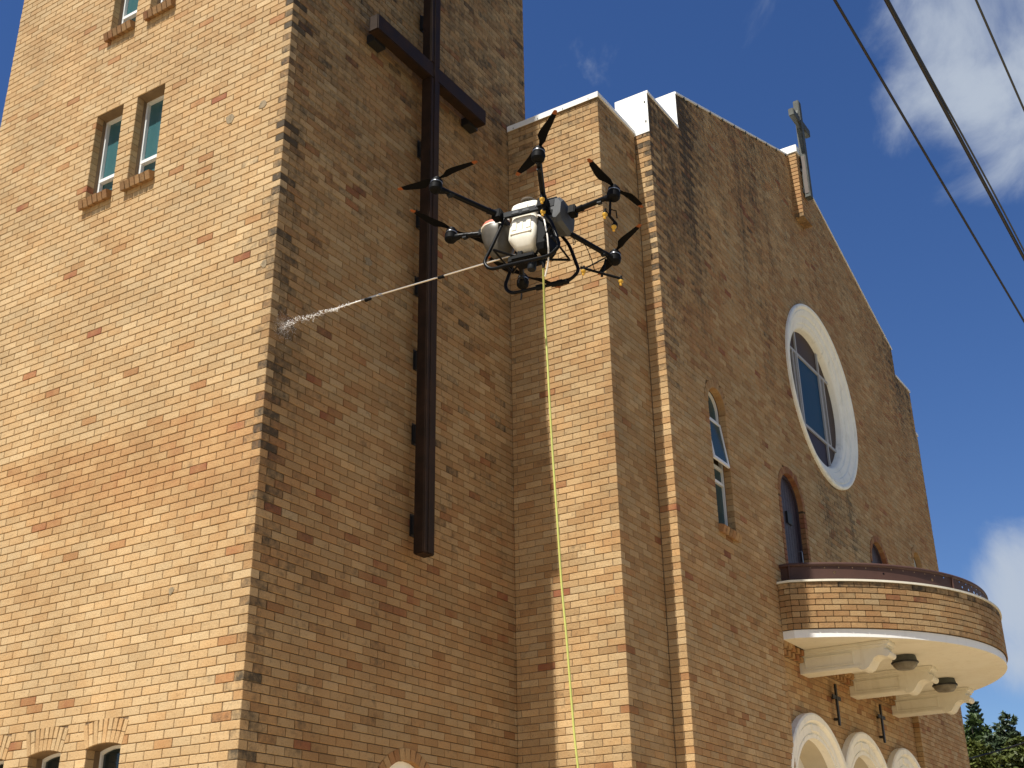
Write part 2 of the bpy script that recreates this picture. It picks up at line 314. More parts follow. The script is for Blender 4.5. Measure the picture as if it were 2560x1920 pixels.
def lay(name, parent, O, U, Nn, rows, spans, phase, tint, limit=300, dep=.11, seed=1):
    """running bond; spans(z, k) -> [(u0, u1)]; standard bricks that show largest become objects, the rest one mesh"""
    rg = random.Random(seed); O = Vector(O); U = Vector(U); D = -Vector(Nn); cand = []; allb = []
    for k in rows:
        z0, z1 = zk(k)+.0037, zk(k+1)-.0037; sm = spans((z0+z1)/2, k); sb = spans(z0, k); st = spans(z1, k)
        if len(sb) != len(sm): sb = sm
        if len(st) != len(sm): st = sm
        for (a, b), (ab, bb), (a_t, b_t) in zip(sm, sb, st):
            if b-a < .03: continue
            ph = phase(k); n0 = math.ceil((a-ph)/.24+1e-6); js = []
            while ph+n0*.24 < b-1e-6: js.append(ph+n0*.24); n0 += 1
            js = [q for q in js if q-a > .05 and b-q > .05]; cuts = [a]+js+[b]
            for i in range(len(cuts)-1):
                u0 = cuts[i]+(.0032 if i else 0); u1 = cuts[i+1]-(.0032 if i+1 < len(cuts)-1 else 0)
                u0b, u0t = (ab, a_t) if i == 0 else (u0, u0); u1b, u1t = (bb, b_t) if i+2 == len(cuts) else (u1, u1)
                if u1b-u0b < .012 or u1t-u0t < .012: u0b = u0t = u0; u1b = u1t = u1
                u0b += rg.uniform(0, .002); u1b -= rg.uniform(0, .002)
                c = tint((u0+u1)/2, (z0+z1)/2, rg, u1-u0)
                std = abs((u1-u0)-.2336) < .004 and abs(u0b-u0t) < .003 and abs(u1b-u1t) < .003
                allb.append((u0b, u1b, u0t, u1t, z0, z1, c))
                if std:
                    pc = O+U*((u0+u1)/2)+Vector((0, 0, (z0+z1)/2)); x, y, w = pix(pc)
                    if w > 0 and -10 < x < 2570 and -10 < y < 1930: cand.append((w, len(allb)-1))
    cand.sort(); pick = set(i for _, i in cand[:limit])
    R3 = Matrix((U, D, Vector((0, 0, 1)))).transposed()
    vs = []; fs = []; cs = []
    for i, (u0b, u1b, u0t, u1t, z0, z1, c) in enumerate(allb):
        if i in pick:
            o = bpy.data.objects.new('brick', shared_brick(.2328, CH-.0074, dep)); o.color = (*c, 1)
            m = R3.to_4x4(); m.translation = O+U*((u0b+u1b)/2)+Vector((0, 0, (z0+z1)/2))+D*rg.uniform(-.0016, .0016)
            e = Matrix.Rotation(rg.gauss(0, .0022), 4, 'Y')@Matrix.Rotation(rg.gauss(0, .006), 4, 'Z')@Matrix.Rotation(rg.gauss(0, .010), 4, 'X')
            o.matrix_world = m@e; link(o); o.parent = parent; o.matrix_parent_inverse = parent_inv(parent)
        else:
            b = len(vs); pr = rg.uniform(-.0014, .0014)
            for (u, d, z) in brick_verts(u0b, u1b, u0t, u1t, z0, z1, dep, rg): vs.append(O+U*u+D*(d+pr)+Vector((0, 0, z)))
            fs += [tuple(q+b for q in f) for f in BF]; cs += [c]*12
    bulk_bricks(vs, fs, cs, parent)
def parent_inv(p):
    return (Matrix.Translation((8, 2, 0)) if p is not church else Matrix.Identity(4)) and _pi(p)
def _pi(p):
    # world matrix of the parent without a depsgraph update: church sits at (8,2,0), its parts carry world coordinates
    return Matrix.Translation((-8, -2, 0)) if p is church else Matrix.Identity(4)
def bulk_bricks(vs, fs, cs, parent):
    if not vs: return
    me = bpy.data.meshes.new('brickwork'); me.from_pydata([tuple(v) for v in vs], [], fs); me.materials.append(M['brick'])
    a = me.color_attributes.new('bc', 'FLOAT_COLOR', 'POINT'); a.data.foreach_set('color', np.array([(*c, 1) for c in cs], dtype=np.float32).ravel()); me.update()
    o = bpy.data.objects.new('brickwork', me); o.color = (0, 0, 0, 1); o['kind'] = 'stuff'; link(o); o.parent = parent; o.matrix_parent_inverse = parent_inv(parent); return o
def bricks_of(name, parent, boxes, individual=True):
    """explicit bricks: list of (matrix, (lx, ly, lz) box size centred, tint)"""
    for mw, (lx, ly, lz), c in boxes:
        key = ('x', round(lx, 3), round(ly, 3), round(lz, 3))
        if key not in _shared:
            q = MB().box((-lx/2, -ly/2, -lz/2), (lx/2, ly/2, lz/2), bev=.004); t = q.build('brick', 'brick'); _shared[key] = t.data; bpy.data.objects.remove(t)
        o = bpy.data.objects.new(name, _shared[key]); o.color = (*c, 1); o.matrix_world = mw; link(o); o.parent = parent; o.matrix_parent_inverse = parent_inv(parent)

def wall_sheet(name, outline, holes, O, U, Nn, front=.0095, thick=.22, m='mortar'):
    """recessed mortar bed behind the bricks, with its openings"""
    O = Vector(O); U = Vector(U); D = -Vector(Nn); polys = [outline]+holes
    tri = tessellate_polygon([[Vector((a, b, 0)) for a, b in p] for p in polys]); flat = [q for p in polys for q in p]
    W3 = lambda a, b, d: O+U*a+Vector((0, 0, b))+D*d
    q = MB(); q.add([W3(a, b, front) for a, b in flat], tri); q.add([W3(a, b, thick) for a, b in flat], tri)
    for p in polys:
        n = len(p); q.add([W3(a, b, front) for a, b in p]+[W3(a, b, thick) for a, b in p], [(i, (i+1) % n, n+(i+1) % n, n+i) for i in range(n)])
    return part(q.build(name, m))
def clampf(x, a=0., b=1.): return max(a, min(b, x))
def sub(spans, a, b):
    out = []
    for s, e in spans:
        if b <= s or a >= e: out.append((s, e)); continue
        if a > s: out.append((s, a))
        if b < e: out.append((b, e))
    return out
def arch_poly(cx, hw, zbot, zspring, rise=None, n=14):
    """opening with round (rise None) or segmental head"""
    if rise is None: pts = [(cx+hw*math.cos(t), zspring+hw*math.sin(t)) for t in [PI*k/n for k in range(n+1)]]
    else:
        R = (hw*hw+rise*rise)/(2*rise); a = math.asin(hw/R); pts = [(cx+R*math.sin(t), zspring+rise-R+R*math.cos(t)) for t in [a-2*a*k/n for k in range(n+1)]]
    return [(cx-hw, zbot), (cx+hw, zbot)]+pts

# tints: (hue 0 pale .. 1 red-brown, brightness, soot with painted-in shade)
def hue(rg, mean, spread=.13, odd=.06):
    r = rg.random()
    if r < odd*.6: return clampf(rg.uniform(.66, .95))
    if r < odd+.08: return clampf(mean-rg.uniform(.10, .2))
    if r < odd+.16: return clampf(mean+rg.uniform(.08, .2))
    return clampf(rg.gauss(mean, spread))
def tint_left(u, z, rg, L):
    y = -u; band = clampf((6.72+.03*y-z)/.1)*clampf((z-(4.9+.25*y))/.7)
    m = .20+.36*band+.10*clampf((z-9)/4)
    soot_shade = 0
    if y < .17: soot_shade = rg.choice((.0, .08, .18, .30, .22)) * (1 if z < 9.5 else .55)
    elif y < .5: soot_shade = max(0, rg.gauss(.02, .08))
    else: soot_shade = max(0, rg.gauss(-.04, .05))
    br = rg.gauss(1.0, .048)-(.05 if y < .14 else 0)
    return (hue(rg, m, .085, .03), clampf(br, .7, 1.2), clampf(soot_shade, 0, .6))
def tint_front(u, z, rg, L):
    m = .40+.14*clampf((6.9-z)/.8)*clampf((z-4.6)/1.2)+.06*clampf((z-11)/3)
    edge = math.exp(-u/.55)+.55*math.exp(-u/.16)
    soot_shade = edge*rg.uniform(.10, .40)*(1 if z < 10 else .7)+max(0, rg.gauss(.02, .075))+.17*clampf((z-8.0)/4)*(.7+.6*rg.random())  # corner soot; the height term paints in weaker bounce light higher up
    wet = math.exp(-((u-.2)/.28)**2)*clampf((7.75-z)/.3)*clampf((z-6.2)/1.2)
    rust = math.exp(-((u-1.9)/.55)**2)*clampf((11.98-z)/.2)*clampf((z-10.2)/1.6)+math.exp(-((u-2.43)/.45)**2)*clampf((5.9-z)/.3)*clampf((z-4.6)/1)*.6; m += .26*rust
    if 2.3 < u < 4.4 and 5.4 < z < 9.5: soot_shade += max(0, rg.gauss(.02, .12))
    if z > 12.3 and u > 1: soot_shade += rg.uniform(0, .14)
    return (hue(rg, m, .13, .07), clampf(rg.gauss(.84, .06)*(1-.20*wet)*(1-.10*clampf((z-8)/4)), .5, 1.02), clampf(soot_shade, 0, .6))  # brightness also drops with height as painted-in shade
def tint_pier_side(u, z, rg, L):
    top = clampf((z-11.3)/1.1)
    return (hue(rg, .36+.05*top, .12, .045), clampf(rg.gauss(.98, .07), .7, 1.15), clampf(max(0, rg.gauss(-.01, .06))+top*max(0, rg.gauss(.12, .16)), 0, .5))
def tint_pier_front(u, z, rg, L):
    top = clampf((z-10)/2.4)
    return (hue(rg, .36, .12, .05), clampf(rg.gauss(.88, .07), .65, 1.08), clampf(max(0, rg.gauss(0.02, .05))+top*max(0, rg.gauss(.1, .12)), 0, .5))
def tint_facade(u, z, rg, L):
    # weather streaks run down from the gable; the run-off below the shoulders is black
    a = clampf((z-8.2)/4)*math.exp(-((u-6.9)/.9)**2); b = clampf((z-6)/3)*math.exp(-((u-5.9)/.35)**2)*.5
    c = clampf((z-10.5)/2.5)*math.exp(-((u-18.2)/.9)**2)*.8
    ov = math.exp(-((u-12.0)/.55)**2)*clampf((9.3-z)/.3)*clampf((z-6.6)/1.2)*.85+math.exp(-((u-13.2)/.6)**2)*clampf((9.3-z)/.3)*clampf((z-6.9)/1.2)*.8
    dr = math.exp(-((u-9.7)/1.0)**2)*clampf((z-9.3)/1.5)*.35
    sx = math.sin(u*9.1)*.5+math.sin(u*23.7+1.3)*.5
    soot_shade = (a*.55+b*.6+c*.5+ov*.42+dr*.6)*(.66+.34*sx)+max(0, rg.gauss(.03, .05))+.11*clampf((z-10.5)/3)  # streaks of soot; last term paints shade into the facade top
    m = .40+.10*math.sin(u*1.7+z*.8)*.5+(.08 if z > 9 else 0)
    return (hue(rg, m, .13, .06), clampf(rg.gauss(1.0, .06), .7, 1.15), clampf(soot_shade, 0, .6))
def tint_portal(u, z, rg, L):
    rust = clampf((z-4.9)/.5)*rg.uniform(0, .32)
    return (hue(rg, .42+rust, .14, .05), clampf(rg.gauss(.95, .07), .7, 1.1), clampf(max(0, rg.gauss(-.02, .05)), 0, .4))
def tint_balcony(u, z, rg, L):
    top = clampf((z-6.33)/.1); bot = clampf((5.9-z)/.1)
    return (hue(rg, .42, .12, .04), clampf(rg.gauss(.88, .07), .65, 1.05), clampf(max(0, rg.gauss(.03, .07))+top*rg.uniform(.16, .5)+bot*max(0, rg.gauss(0, .15)), 0, .5))

ODD = lambda k: k % 2 == 1
TOP_T = 255                                       # top course of the tower
KP = 146                                          # top of the side piers

# --- tower, sunlit side (plane x = 0, u = -y)
LW = [(2.80, 3.29), (2.06, 2.545)]                # square-headed window pairs, y range
KA, KB = 117, 132; KA2, KB2 = 147, 162
AW = [(1.53, 2.01), (2.386, 2.866), (3.244, 3.724)]
TD = 5.39
G = .012                                          # mortar bed stands back from the brick ends round openings
holes = [[(-b-G, zk(k0)-G), (-a+G, zk(k0)-G), (-a+G, zk(k1)+.003), (-b-G, zk(k1)+.003)] for k0, k1 in ((KA, KB), (KA2, KB2)) for a, b in LW]
holes += [arch_poly(-(a+b)/2, (b-a)/2+G, zk(20), 3.43, .045) for a, b in AW]
tower_side = wall_sheet('tower_side_wall', [(-TD+G, 0), (-G, 0), (-G, zk(TOP_T)), (-TD+G, zk(TOP_T))], holes, (0, 0, 0), (0, -1, 0), (-1, 0, 0))
def sp_left(z, k):
    s = [(-TD, -.12 if ODD(k) else 0.)]
    for a, b in LW:
        if KA-1 <= k < KB or KA2-1 <= k < KB2: s = sub(s, -b, -a)
    for a, b in AW:
        if 20 <= k and z < 3.43: s = sub(s, -b, -a)
        elif z < 3.66 and 3.43 <= z: # voussoir fan, wider at its top
            w = .07*(z-3.43)/.24; s = sub(s, -b-w, -a+w)
    return s
lay('brick', tower_side, (0, 0, 0), (0, -1, 0), (-1, 0, 0), range(K0, TOP_T), sp_left, lambda k: -.12 if ODD(k) else 0., tint_left, 300, seed=3)
# segmental heads: soldier bricks fanned over the low windows
def fan(parent, cy, hw, zs, n, seed):
    rg = random.Random(seed); boxes = []
    for i in range(n):
        t = (i+.5)/n*2-1; y = cy+t*hw*.96; lean = t*.30
        zc = zs+.045*(1-t*t)+.116
        m = Matrix.Translation((.046-rg.uniform(0, .002), y+t*.034, zc))@Matrix.Rotation(-lean, 4, 'X')
        c = (hue(rg, .24, .1, .02), rg.gauss(1.0, .05), 0)
        if rg.random() < .5: boxes.append((m, (.10, 2*hw/n-.001, .232), c))
        else:
            for s in (-.0585, .0585): boxes.append((m@Matrix.Translation((0, 0, s)), (.10, 2*hw/n-.001, .113), (hue(rg, .24, .1, .02), rg.gauss(1.0, .05), 0)))
    bricks_of('soldier_brick', parent, boxes)
for i, (a, b) in enumerate(AW): fan(tower_side, (a+b)/2, (b-a)/2+.03, 3.43, 9, 40+i)

# --- tower, shaded front (plane y = 0, u = x)
TW = 5.11
AX, AZ, AR = 2.46, 2.937, .48                     # small arched window low on the tower front
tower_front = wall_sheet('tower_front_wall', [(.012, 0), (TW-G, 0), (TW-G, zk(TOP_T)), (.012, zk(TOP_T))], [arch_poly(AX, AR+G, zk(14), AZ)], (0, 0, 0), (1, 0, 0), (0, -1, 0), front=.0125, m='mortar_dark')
def sp_front(z, k):
    s = [(0. if ODD(k) else .12, TW)]; R = AR+.128
    if k >= 14 and z < AZ: s = sub(s, AX-AR, AX+AR)
    elif AZ <= z < AZ+R-.004: h = math.sqrt(R*R-(z-AZ)**2); s = sub(s, AX-h, AX+h)
    return s
lay('brick', tower_front, (0, 0, 0), (1, 0, 0), (0, -1, 0), range(K0, TOP_T), sp_front, lambda k: 0. if ODD(k) else .12, tint_front, 300, seed=4)
def ring(parent, cx, cz, r0, r1, y, n, mean, seed, dep=.11, a0=0., a1=PI, alt=0.):
    """voussoirs of a brick arch on a wall facing -y"""
    rg = random.Random(seed); rm = (r0+r1)/2; boxes = []
    for i in range(n):
        t = a0+(a1-a0)*(i+.5)/n
        m = Matrix.Translation((cx+rm*math.cos(t), y+dep/2-.003-rg.uniform(0, .003), cz+rm*math.sin(t)))@Matrix.Rotation(-(t-PI/2), 4, 'Y')
        pale = alt and rg.random() < alt
        boxes.append((m, (rm*(a1-a0)/n-.006, dep, r1-r0-.004), (hue(rg, mean-(.3 if pale else 0), .07, 0), rg.gauss(.95, .06), max(0, rg.gauss(0, .05)))))
    bricks_of('arch_brick', parent, boxes)
ring(tower_front, AX, AZ, AR, AR+.128, 0, 19, .74, 8, alt=.25)
part(MB().box((TW-.21, .115, 0), (TW-.001, TD-.23, zk(TOP_T))).build('tower_far_wall', 'render')); part(MB().box((.03, TD-.22, 0), (TW-.01, TD, zk(TOP_T)-.01)).build('tower_rear_wall', 'render'))
b = MB(); b.box((-.05, -.05, zk(TOP_T)), (TW+.05, TD+.05, zk(TOP_T)+.12)); part(b.build('tower_coping', 'white'))

# --- side pier left of the facade
pier_side = wall_sheet('pier_side_wall', [(0, 0), (P-.012, 0), (P-.012, zk(KP)), (0, zk(KP))], [], (W, 0, 0), (0, -1, 0), (-1, 0, 0))
lay('brick', pier_side, (W, 0, 0), (0, -1, 0), (-1, 0, 0), range(K0, KP), lambda z, k: [(.004, P-.12 if ODD(k) else P)], lambda k: P-(.12 if ODD(k) else 0), tint_pier_side, 300, seed=5)
pier_front = wall_sheet('pier_front_wall', [(W+.012, 0), (X2, 0), (X2, zk(KP)), (W+.012, zk(KP))], [], (0, -P, 0), (1, 0, 0), (0, -1, 0))
lay('brick', pier_front, (0, -P, 0), (1, 0, 0), (0, -1, 0), range(K0, KP), lambda z, k: [(W if ODD(k) else W+.12, X2-.004)], lambda k: W+(0 if ODD(k) else .12), tint_pier_front, 300, seed=6)
strip = wall_sheet('facade_return_wall', [(P-.01, 0), (MF-.012, 0), (MF-.012, zk(KP)), (P-.01, zk(KP))], [], (X2, 0, 0), (0, -1, 0), (-1, 0, 0))
lay('brick', strip, (X2, 0, 0), (0, -1, 0), (-1, 0, 0), range(K0, KP), lambda z, k: [(P+.004, MF-.12 if ODD(k) else MF)], lambda k: MF-(.12 if ODD(k) else 0), tint_pier_side, 300, seed=7)
pier_r = wall_sheet('far_pier_wall', [(XR, 0), (XR+X2-W, 0), (XR+X2-W, zk(KP)), (XR, zk(KP))], [], (0, -P, 0), (1, 0, 0), (0, -1, 0))
lay('brick', pier_r, (0, -P, 0), (1, 0, 0), (0, -1, 0), range(K0, KP), lambda z, k: [(XR, XR+X2-W)], lambda k: XR+(0 if ODD(k) else .12), tint_pier_front, 60, seed=16)
zt = zk(KP)
b = MB(); b.box((W-.022, -P-.022, zt+.004), (X2-.004, 0-.004, zt+.062)); b.box((W-.024, -P-.020, zt-.03), (W-.012, -.006, zt+.03)); part(b.build('pier_coping', 'white'))
b = MB(); b.box((XR+.004, -P-.022, zt+.004), (XR+X2-W+.02, -.004, zt+.062)); part(b.build('pier_coping', 'white'))
for (x, y, z) in [(W-.027, -.12-i*.42, zt-.018) for i in range(4)]: part(MB().box((x, y, z), (x+.006, y+.012, z+.02)).build('coping_clip', 'grey_metal'))

# --- facade (plane y = -MF, u = x)
ZS = 13.26; XG = 6.81; ZG = 13.93; SLP = .357     # shoulder height, start of gable, its height and slope
ZA = ZG+SLP*(XC-XG)
RX0, RX1, RZ = 9.08, 2*XC-9.08, 5.62              # portal recess below the balcony
DX = (XC-2.27, XC+2.27); DR, DZ = .48, 8.05       # arched doors
SX = (7.38, 2*XC-7.38); SR, SZ, SB = .30, 8.72, 6.90
OZ = 10.735
def circ(cx, cz, r, n=48): return [(cx+r*math.cos(2*PI*k/n), cz+r*math.sin(2*PI*k/n)) for k in range(n)]
out = [(X2+.012, 0), (RX0-G, 0), (RX0-G, RZ), (RX1+G, RZ), (RX1+G, 0), (XR-G, 0), (XR-G, ZS), (2*XC-XG, ZS), (2*XC-XG, ZG), (XC, ZA), (XG, ZG), (XG, ZS), (X2+.012, ZS)]
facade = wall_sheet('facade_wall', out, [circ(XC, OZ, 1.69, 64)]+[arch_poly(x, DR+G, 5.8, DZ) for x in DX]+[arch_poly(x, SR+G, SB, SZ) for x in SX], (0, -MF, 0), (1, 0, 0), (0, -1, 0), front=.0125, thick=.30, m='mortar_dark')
def sp_fac(z, k):
    if z < ZS: s = [(X2+(0 if ODD(k) else .12) if z < zk(KP) else X2, XR)]
    elif z < ZG: s = [(XG, 2*XC-XG)]
    else: d = (z-ZG)/SLP; s = [(XG+d, 2*XC-XG-d)] if XG+d < XC-.02 else []
    if z < RZ: s = sub(s, RX0, RX1)
    if abs(z-OZ) < 1.712: h = math.sqrt(1.712**2-(z-OZ)**2); s = sub(s, XC-h, XC+h)
    for x in DX:
        if RZ < z < DZ: s = sub(s, x-.6, x+.6)
        elif DZ <= z < DZ+.597: h = math.sqrt(.6**2-(z-DZ)**2); s = sub(s, x-h, x+h)
    for x in SX:
        if SB-.10 < z < SZ: s = sub(s, x-SR, x+SR)
        elif SZ <= z < SZ+.427: h = math.sqrt(.43**2-(z-SZ)**2); s = sub(s, x-h, x+h)
    return s
lay('brick', facade, (0, -MF, 0), (1, 0, 0), (0, -1, 0), range(K0, int(50+(ZA-4.3)/CH)+1), sp_fac, lambda k: X2+(0 if ODD(k) else .12), tint_facade, 300, seed=9)
for i, x in enumerate(SX): ring(facade, x, SZ, SR, SR+.125, -MF, 13, .48, 50+i)
for i, x in enumerate(DX):
    ring(facade, x, DZ, DR, DR+.115, -MF, 22, .90, 60+i)
    rg = random.Random(70+i); boxes = []
    for k in range(int(50+(5.9-4.3)/CH), int(50+(DZ-4.3)/CH)):
        for s in (-1, 1): boxes.append((Matrix.Translation((x+s*(DR+.0575), -MF+.05, (zk(k)+zk(k+1))/2)), (.112, .106, CH-.010), (hue(rg, .90, .05, 0), rg.gauss(.95, .06), .0)))
    bricks_of('jamb_brick', facade, boxes)
# white sides, copings
b = MB(); b.box((X2-.008, -MF-.004, zt-.02), (X2+.004, -1.218, ZS+.05)); b.box((X2+.004, -MF+.115, zt), (X2+.3, -1.218, ZS+.02)); part(b.build('parapet_side', 'white'))
b = MB(); b.box((XG-.008, -MF-.004, ZS+.02), (XG+.004, -1.218, ZG+.05)); part(b.build('parapet_side', 'white'))
b = MB(); b.box((X2-.006, -MF-.018, ZS+.004), (XG-.010, -1.218, ZS+.05)); part(b.build('shoulder_coping', 'white'))
b = MB(); b.box((2*XC-XG+.01, -MF-.018, ZS+.004), (XR+.012, -1.218, ZS+.05)); part(b.build('shoulder_coping', 'white'))
for s in (-1, 1):
    e = XC+s*(XC-XG+.004)
    b = MB(); pr = [(e, ZG+.006), (e, ZG+.040), (XC, ZA+.040), (XC, ZA+.006)]
    b.extrude(pr, -MF-.018, -1.218, lambda p, t: (p[0], t, p[1])); part(b.build('gable_coping', 'white'))
for x in np.linspace(XG+.3, XC-.4, 10): z = ZG+SLP*(x-XG); part(MB().box((x, -MF-.022, z-.03), (x+.03, -MF-.003, z+.03)).build('coping_clip', 'grey_metal'))
for z in (12.75, 13.1): part(MB().box((X2-.014, -MF+.03, z), (X2-.007, -MF+.05, z+.03)).build('coping_clip', 'grey_metal'))
b = MB(); b.extrude([(X2+.05, .0), (XR-.05, 0), (XR-.05, ZS-.02), (2*XC-XG-.02, ZS-.02), (2*XC-XG-.02, ZG-.03), (XC, ZA-.03), (XG+.02, ZG-.03), (XG+.02, ZS-.02), (X2+.05, ZS-.02)], -MF+.62, -1.218+.001, lambda p, t: (p[0], t+.0, p[1])); part(b.build('parapet_back', 'white'))
b = MB(); b.box((TW+.02, -1.0, 0), (XR+.3, 26, 10.6)); b.extrude([(TW+.02, 10.61), (XR+.3, 10.61), (XC, 12.6)], -1.0, 26, lambda p, t: (p[0], t, p[1]), 1); part(b.build('nave_body', ['render', 'roof']))
# apex pilaster that carries the cross
rg = random.Random(81); boxes = []; PXW = .25
for k in range(167, 184):
    z = (zk(k)+zk(k+1))/2
    for i, (x0, x1) in enumerate(((XC-PXW, XC-.005), (XC+.005, XC+PXW)) if ODD(k) else ((XC-PXW, XC-PXW+.12), (XC-PXW+.13, XC+PXW-.13), (XC+PXW-.12, XC+PXW))):
        boxes.append((Matrix.Translation(((x0+x1)/2, -MF-.083, z)), (x1-x0, .178, CH-.010), (hue(rg, .55, .1, .05), rg.gauss(1, .06), .28 if k < 168 else max(0, rg.gauss(-.03, .08)))))
pil = MB().box((XC-PXW+.01, -MF-.155, zk(167)+.01), (XC+PXW-.01, -MF+.02, zk(184))).build('apex_pilaster', 'mortar'); part(pil); bricks_of('brick', pil, boxes)
b = MB(); b.box((XC-PXW-.02, -MF-.20, zk(184)), (XC+PXW+.02, -1.2, zk(184)+.17), bev=.008); part(b.build('pilaster_cap', 'white'))

# --- portal wall in the recess, plane y = -1.64
PY = -1.64; AXS = (XC-2.27, XC, XC+2.27); ACZ = 3.39
portal = wall_sheet('portal_wall', [(RX0-.1, 0), (RX1+.1, 0), (RX1+.1, 5.66), (RX0-.1, 5.66)], [arch_poly(x, 1.06, .02, ACZ, None, 24) for x in AXS], (0, PY, 0), (1, 0, 0), (0, -1, 0))
def sp_portal(z, k):
    s = [(RX0-.05, RX1+.05)]
    for x in AXS:
        if z < ACZ: s = sub(s, x-1.1, x+1.1)
        elif z < ACZ+1.1: h = math.sqrt(1.1**2-(z-ACZ)**2); s = sub(s, x-h, x+h)
    return s
lay('brick', portal, (0, PY, 0), (1, 0, 0), (0, -1, 0), range(K0, 66), sp_portal, lambda k: RX0+(.07 if ODD(k) else .19), tint_portal, 300, dep=.10, seed=12)
for i, x in enumerate(AXS):
    o_ = -.003 if i == 1 else 0
    prof = [(1.36, PY+.02), (1.36, PY-.095+o_), (1.335, PY-.115+o_), (1.255, PY-.115+o_), (1.235, PY-.085+o_), (1.215, PY-.05+o_), (1.20, PY-.05+o_), (1.195, PY-.072+o_), (1.085, PY-.070+o_), (1.080, PY-.045+o_), (1.062, PY-.045+o_), (1.055, PY-.066+o_), (1.0, PY-.062+o_), (1.0, PY+.06), (1.04, PY+.06), (1.04, PY+.02)]
    b = MB(); n = 40; rings = []
    path = [(x+0*k, 0) for k in ()]
    for k in range(n+1):
        t = PI*k/n; rings.append([(x+r*math.cos(t), y, ACZ+r*math.sin(t)) for r, y in prof])
    rings = [[(x+r, y, .02) for r, y in prof]]+rings+[[(x-r, y, .02) for r, y in prof]]
    m = len(prof); vs = [q for r_ in rings for q in r_]
    for c in range(m): b.add([vs[a*m+cc] for a in range(len(rings)) for cc in (c, (c+1) % m)], [(2*a, 2*a+1, 2*a+3, 2*a+2) for a in range(len(rings)-1)], 0, True)
    ao = part(b.build('arch_surround', 'stone', fix=False))
    b = MB(); pf = arch_poly(x, 1.012, .02, ACZ, None, 30); n_ = len(pf)
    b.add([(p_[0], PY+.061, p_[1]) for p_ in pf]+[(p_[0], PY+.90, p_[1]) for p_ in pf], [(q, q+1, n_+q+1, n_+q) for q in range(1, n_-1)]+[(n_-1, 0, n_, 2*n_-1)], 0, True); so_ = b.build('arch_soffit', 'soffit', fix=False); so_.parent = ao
    kb = MB()
    for (xa, xb, za, zb) in ((-.17, .17, 1.095, 1.19),):   # keystone blocks cut in outline
        kb.box((x+xa, PY-.090+o_, ACZ+za), (x+xb, PY-.04, ACZ+zb), bev=.006)
    k_ = kb.build('keystone', 'stone'); k_.parent = ao
    b = MB(); b.extrude(arch_poly(x, .99, .02, ACZ, None, 20), PY+.86, PY+.95, lambda p, t: (p[0], t, p[1])); dd = part(b.build('entrance_door', 'door'))
    b = MB(); b.tube([(x+.08, PY+.83, 1.0), (x+.08, PY+.83, 1.3)], .012); h_ = b.build('handle', 'silver'); h_.parent = dd
# dentils: two staggered courses of headers under the balcony
rg = random.Random(90); boxes = []
for r_, (z, yo) in enumerate(((5.60, .115), (5.515, .075))):
    x = RX0+.03+.06*r_
    while x < RX1-.1:
        if all(abs(x+.055-q) > .20 for q in AXS): boxes.append((Matrix.Translation((x+.055, PY-yo/2, z)), (.108, yo+.01, .078), (hue(rg, .62, .14, .2), rg.gauss(.95, .07), .05)))
        x += .175
den = MB().box((RX0+.002, PY-.012, 5.47), (RX1-.002, PY+.02, 5.645)).build('dentil_course', 'mortar'); part(den); bricks_of('dentil_brick', den, boxes)

# --- balcony
BX0, BY0, BYA = 9.09, -1.93, -4.09; hc = XC-BX0; sg = BY0-BYA; BR = (hc*hc+sg*sg)/(2*sg); BCY = BYA+BR; BA = math.asin(hc/BR)
def bal_path(off=0., n=64):
    r = BR-off; pts = [(XC-hc+off, -MF+.0)]
    a = math.asin(clampf((hc-off)/r, -1, 1))
    pts += [(XC+r*math.sin(t), BCY-r*math.cos(t)) for t in [-a+2*a*k/n for k in range(n+1)]]
    return pts+[(XC+hc-off, -MF+.0)]
def bal_band(mb, o0, o1, z0, z1, mi=0, n=64):
    A = bal_path(o0, n); B_ = bal_path(o1, n); q = len(A)
    vs = [(x, y, z) for z in (z0, z1) for L in (A, B_) for x, y in L]; I = lambda l, j, i: (l*2+j)*q+i; fs = []
    for i in range(q-1):
        fs += [(I(0, 0, i), I(0, 0, i+1), I(1, 0, i+1), I(1, 0, i)), (I(0, 1, i), I(1, 1, i), I(1, 1, i+1), I(0, 1, i+1)), (I(0, 0, i), I(0, 1, i), I(0, 1, i+1), I(0, 0, i+1)), (I(1, 0, i), I(1, 0, i+1), I(1, 1, i+1), I(1, 1, i))]
    mb.add(vs, fs, mi)
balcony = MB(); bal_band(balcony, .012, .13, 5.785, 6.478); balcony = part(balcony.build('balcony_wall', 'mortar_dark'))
b = MB(); pth = bal_path(.036); pr = pth; b.extrude(pr, 5.66, 5.782, lambda p, t: (p[0], p[1], t)); slab = part(b.build('balcony_slab', 'cream'))
b = MB(); bal_band(b, .030, .13, 5.664, 5.781); fz = b.build('slab_fascia', 'white'); part(fz)
b = MB(); bal_band(b, -.022, .15, 6.480, 6.510); part(b.build('balcony_coping', 'cream'))
rg = random.Random(21); bv = []; bf = []; bcs = []; nb = 0
arcL = BR*2*BA
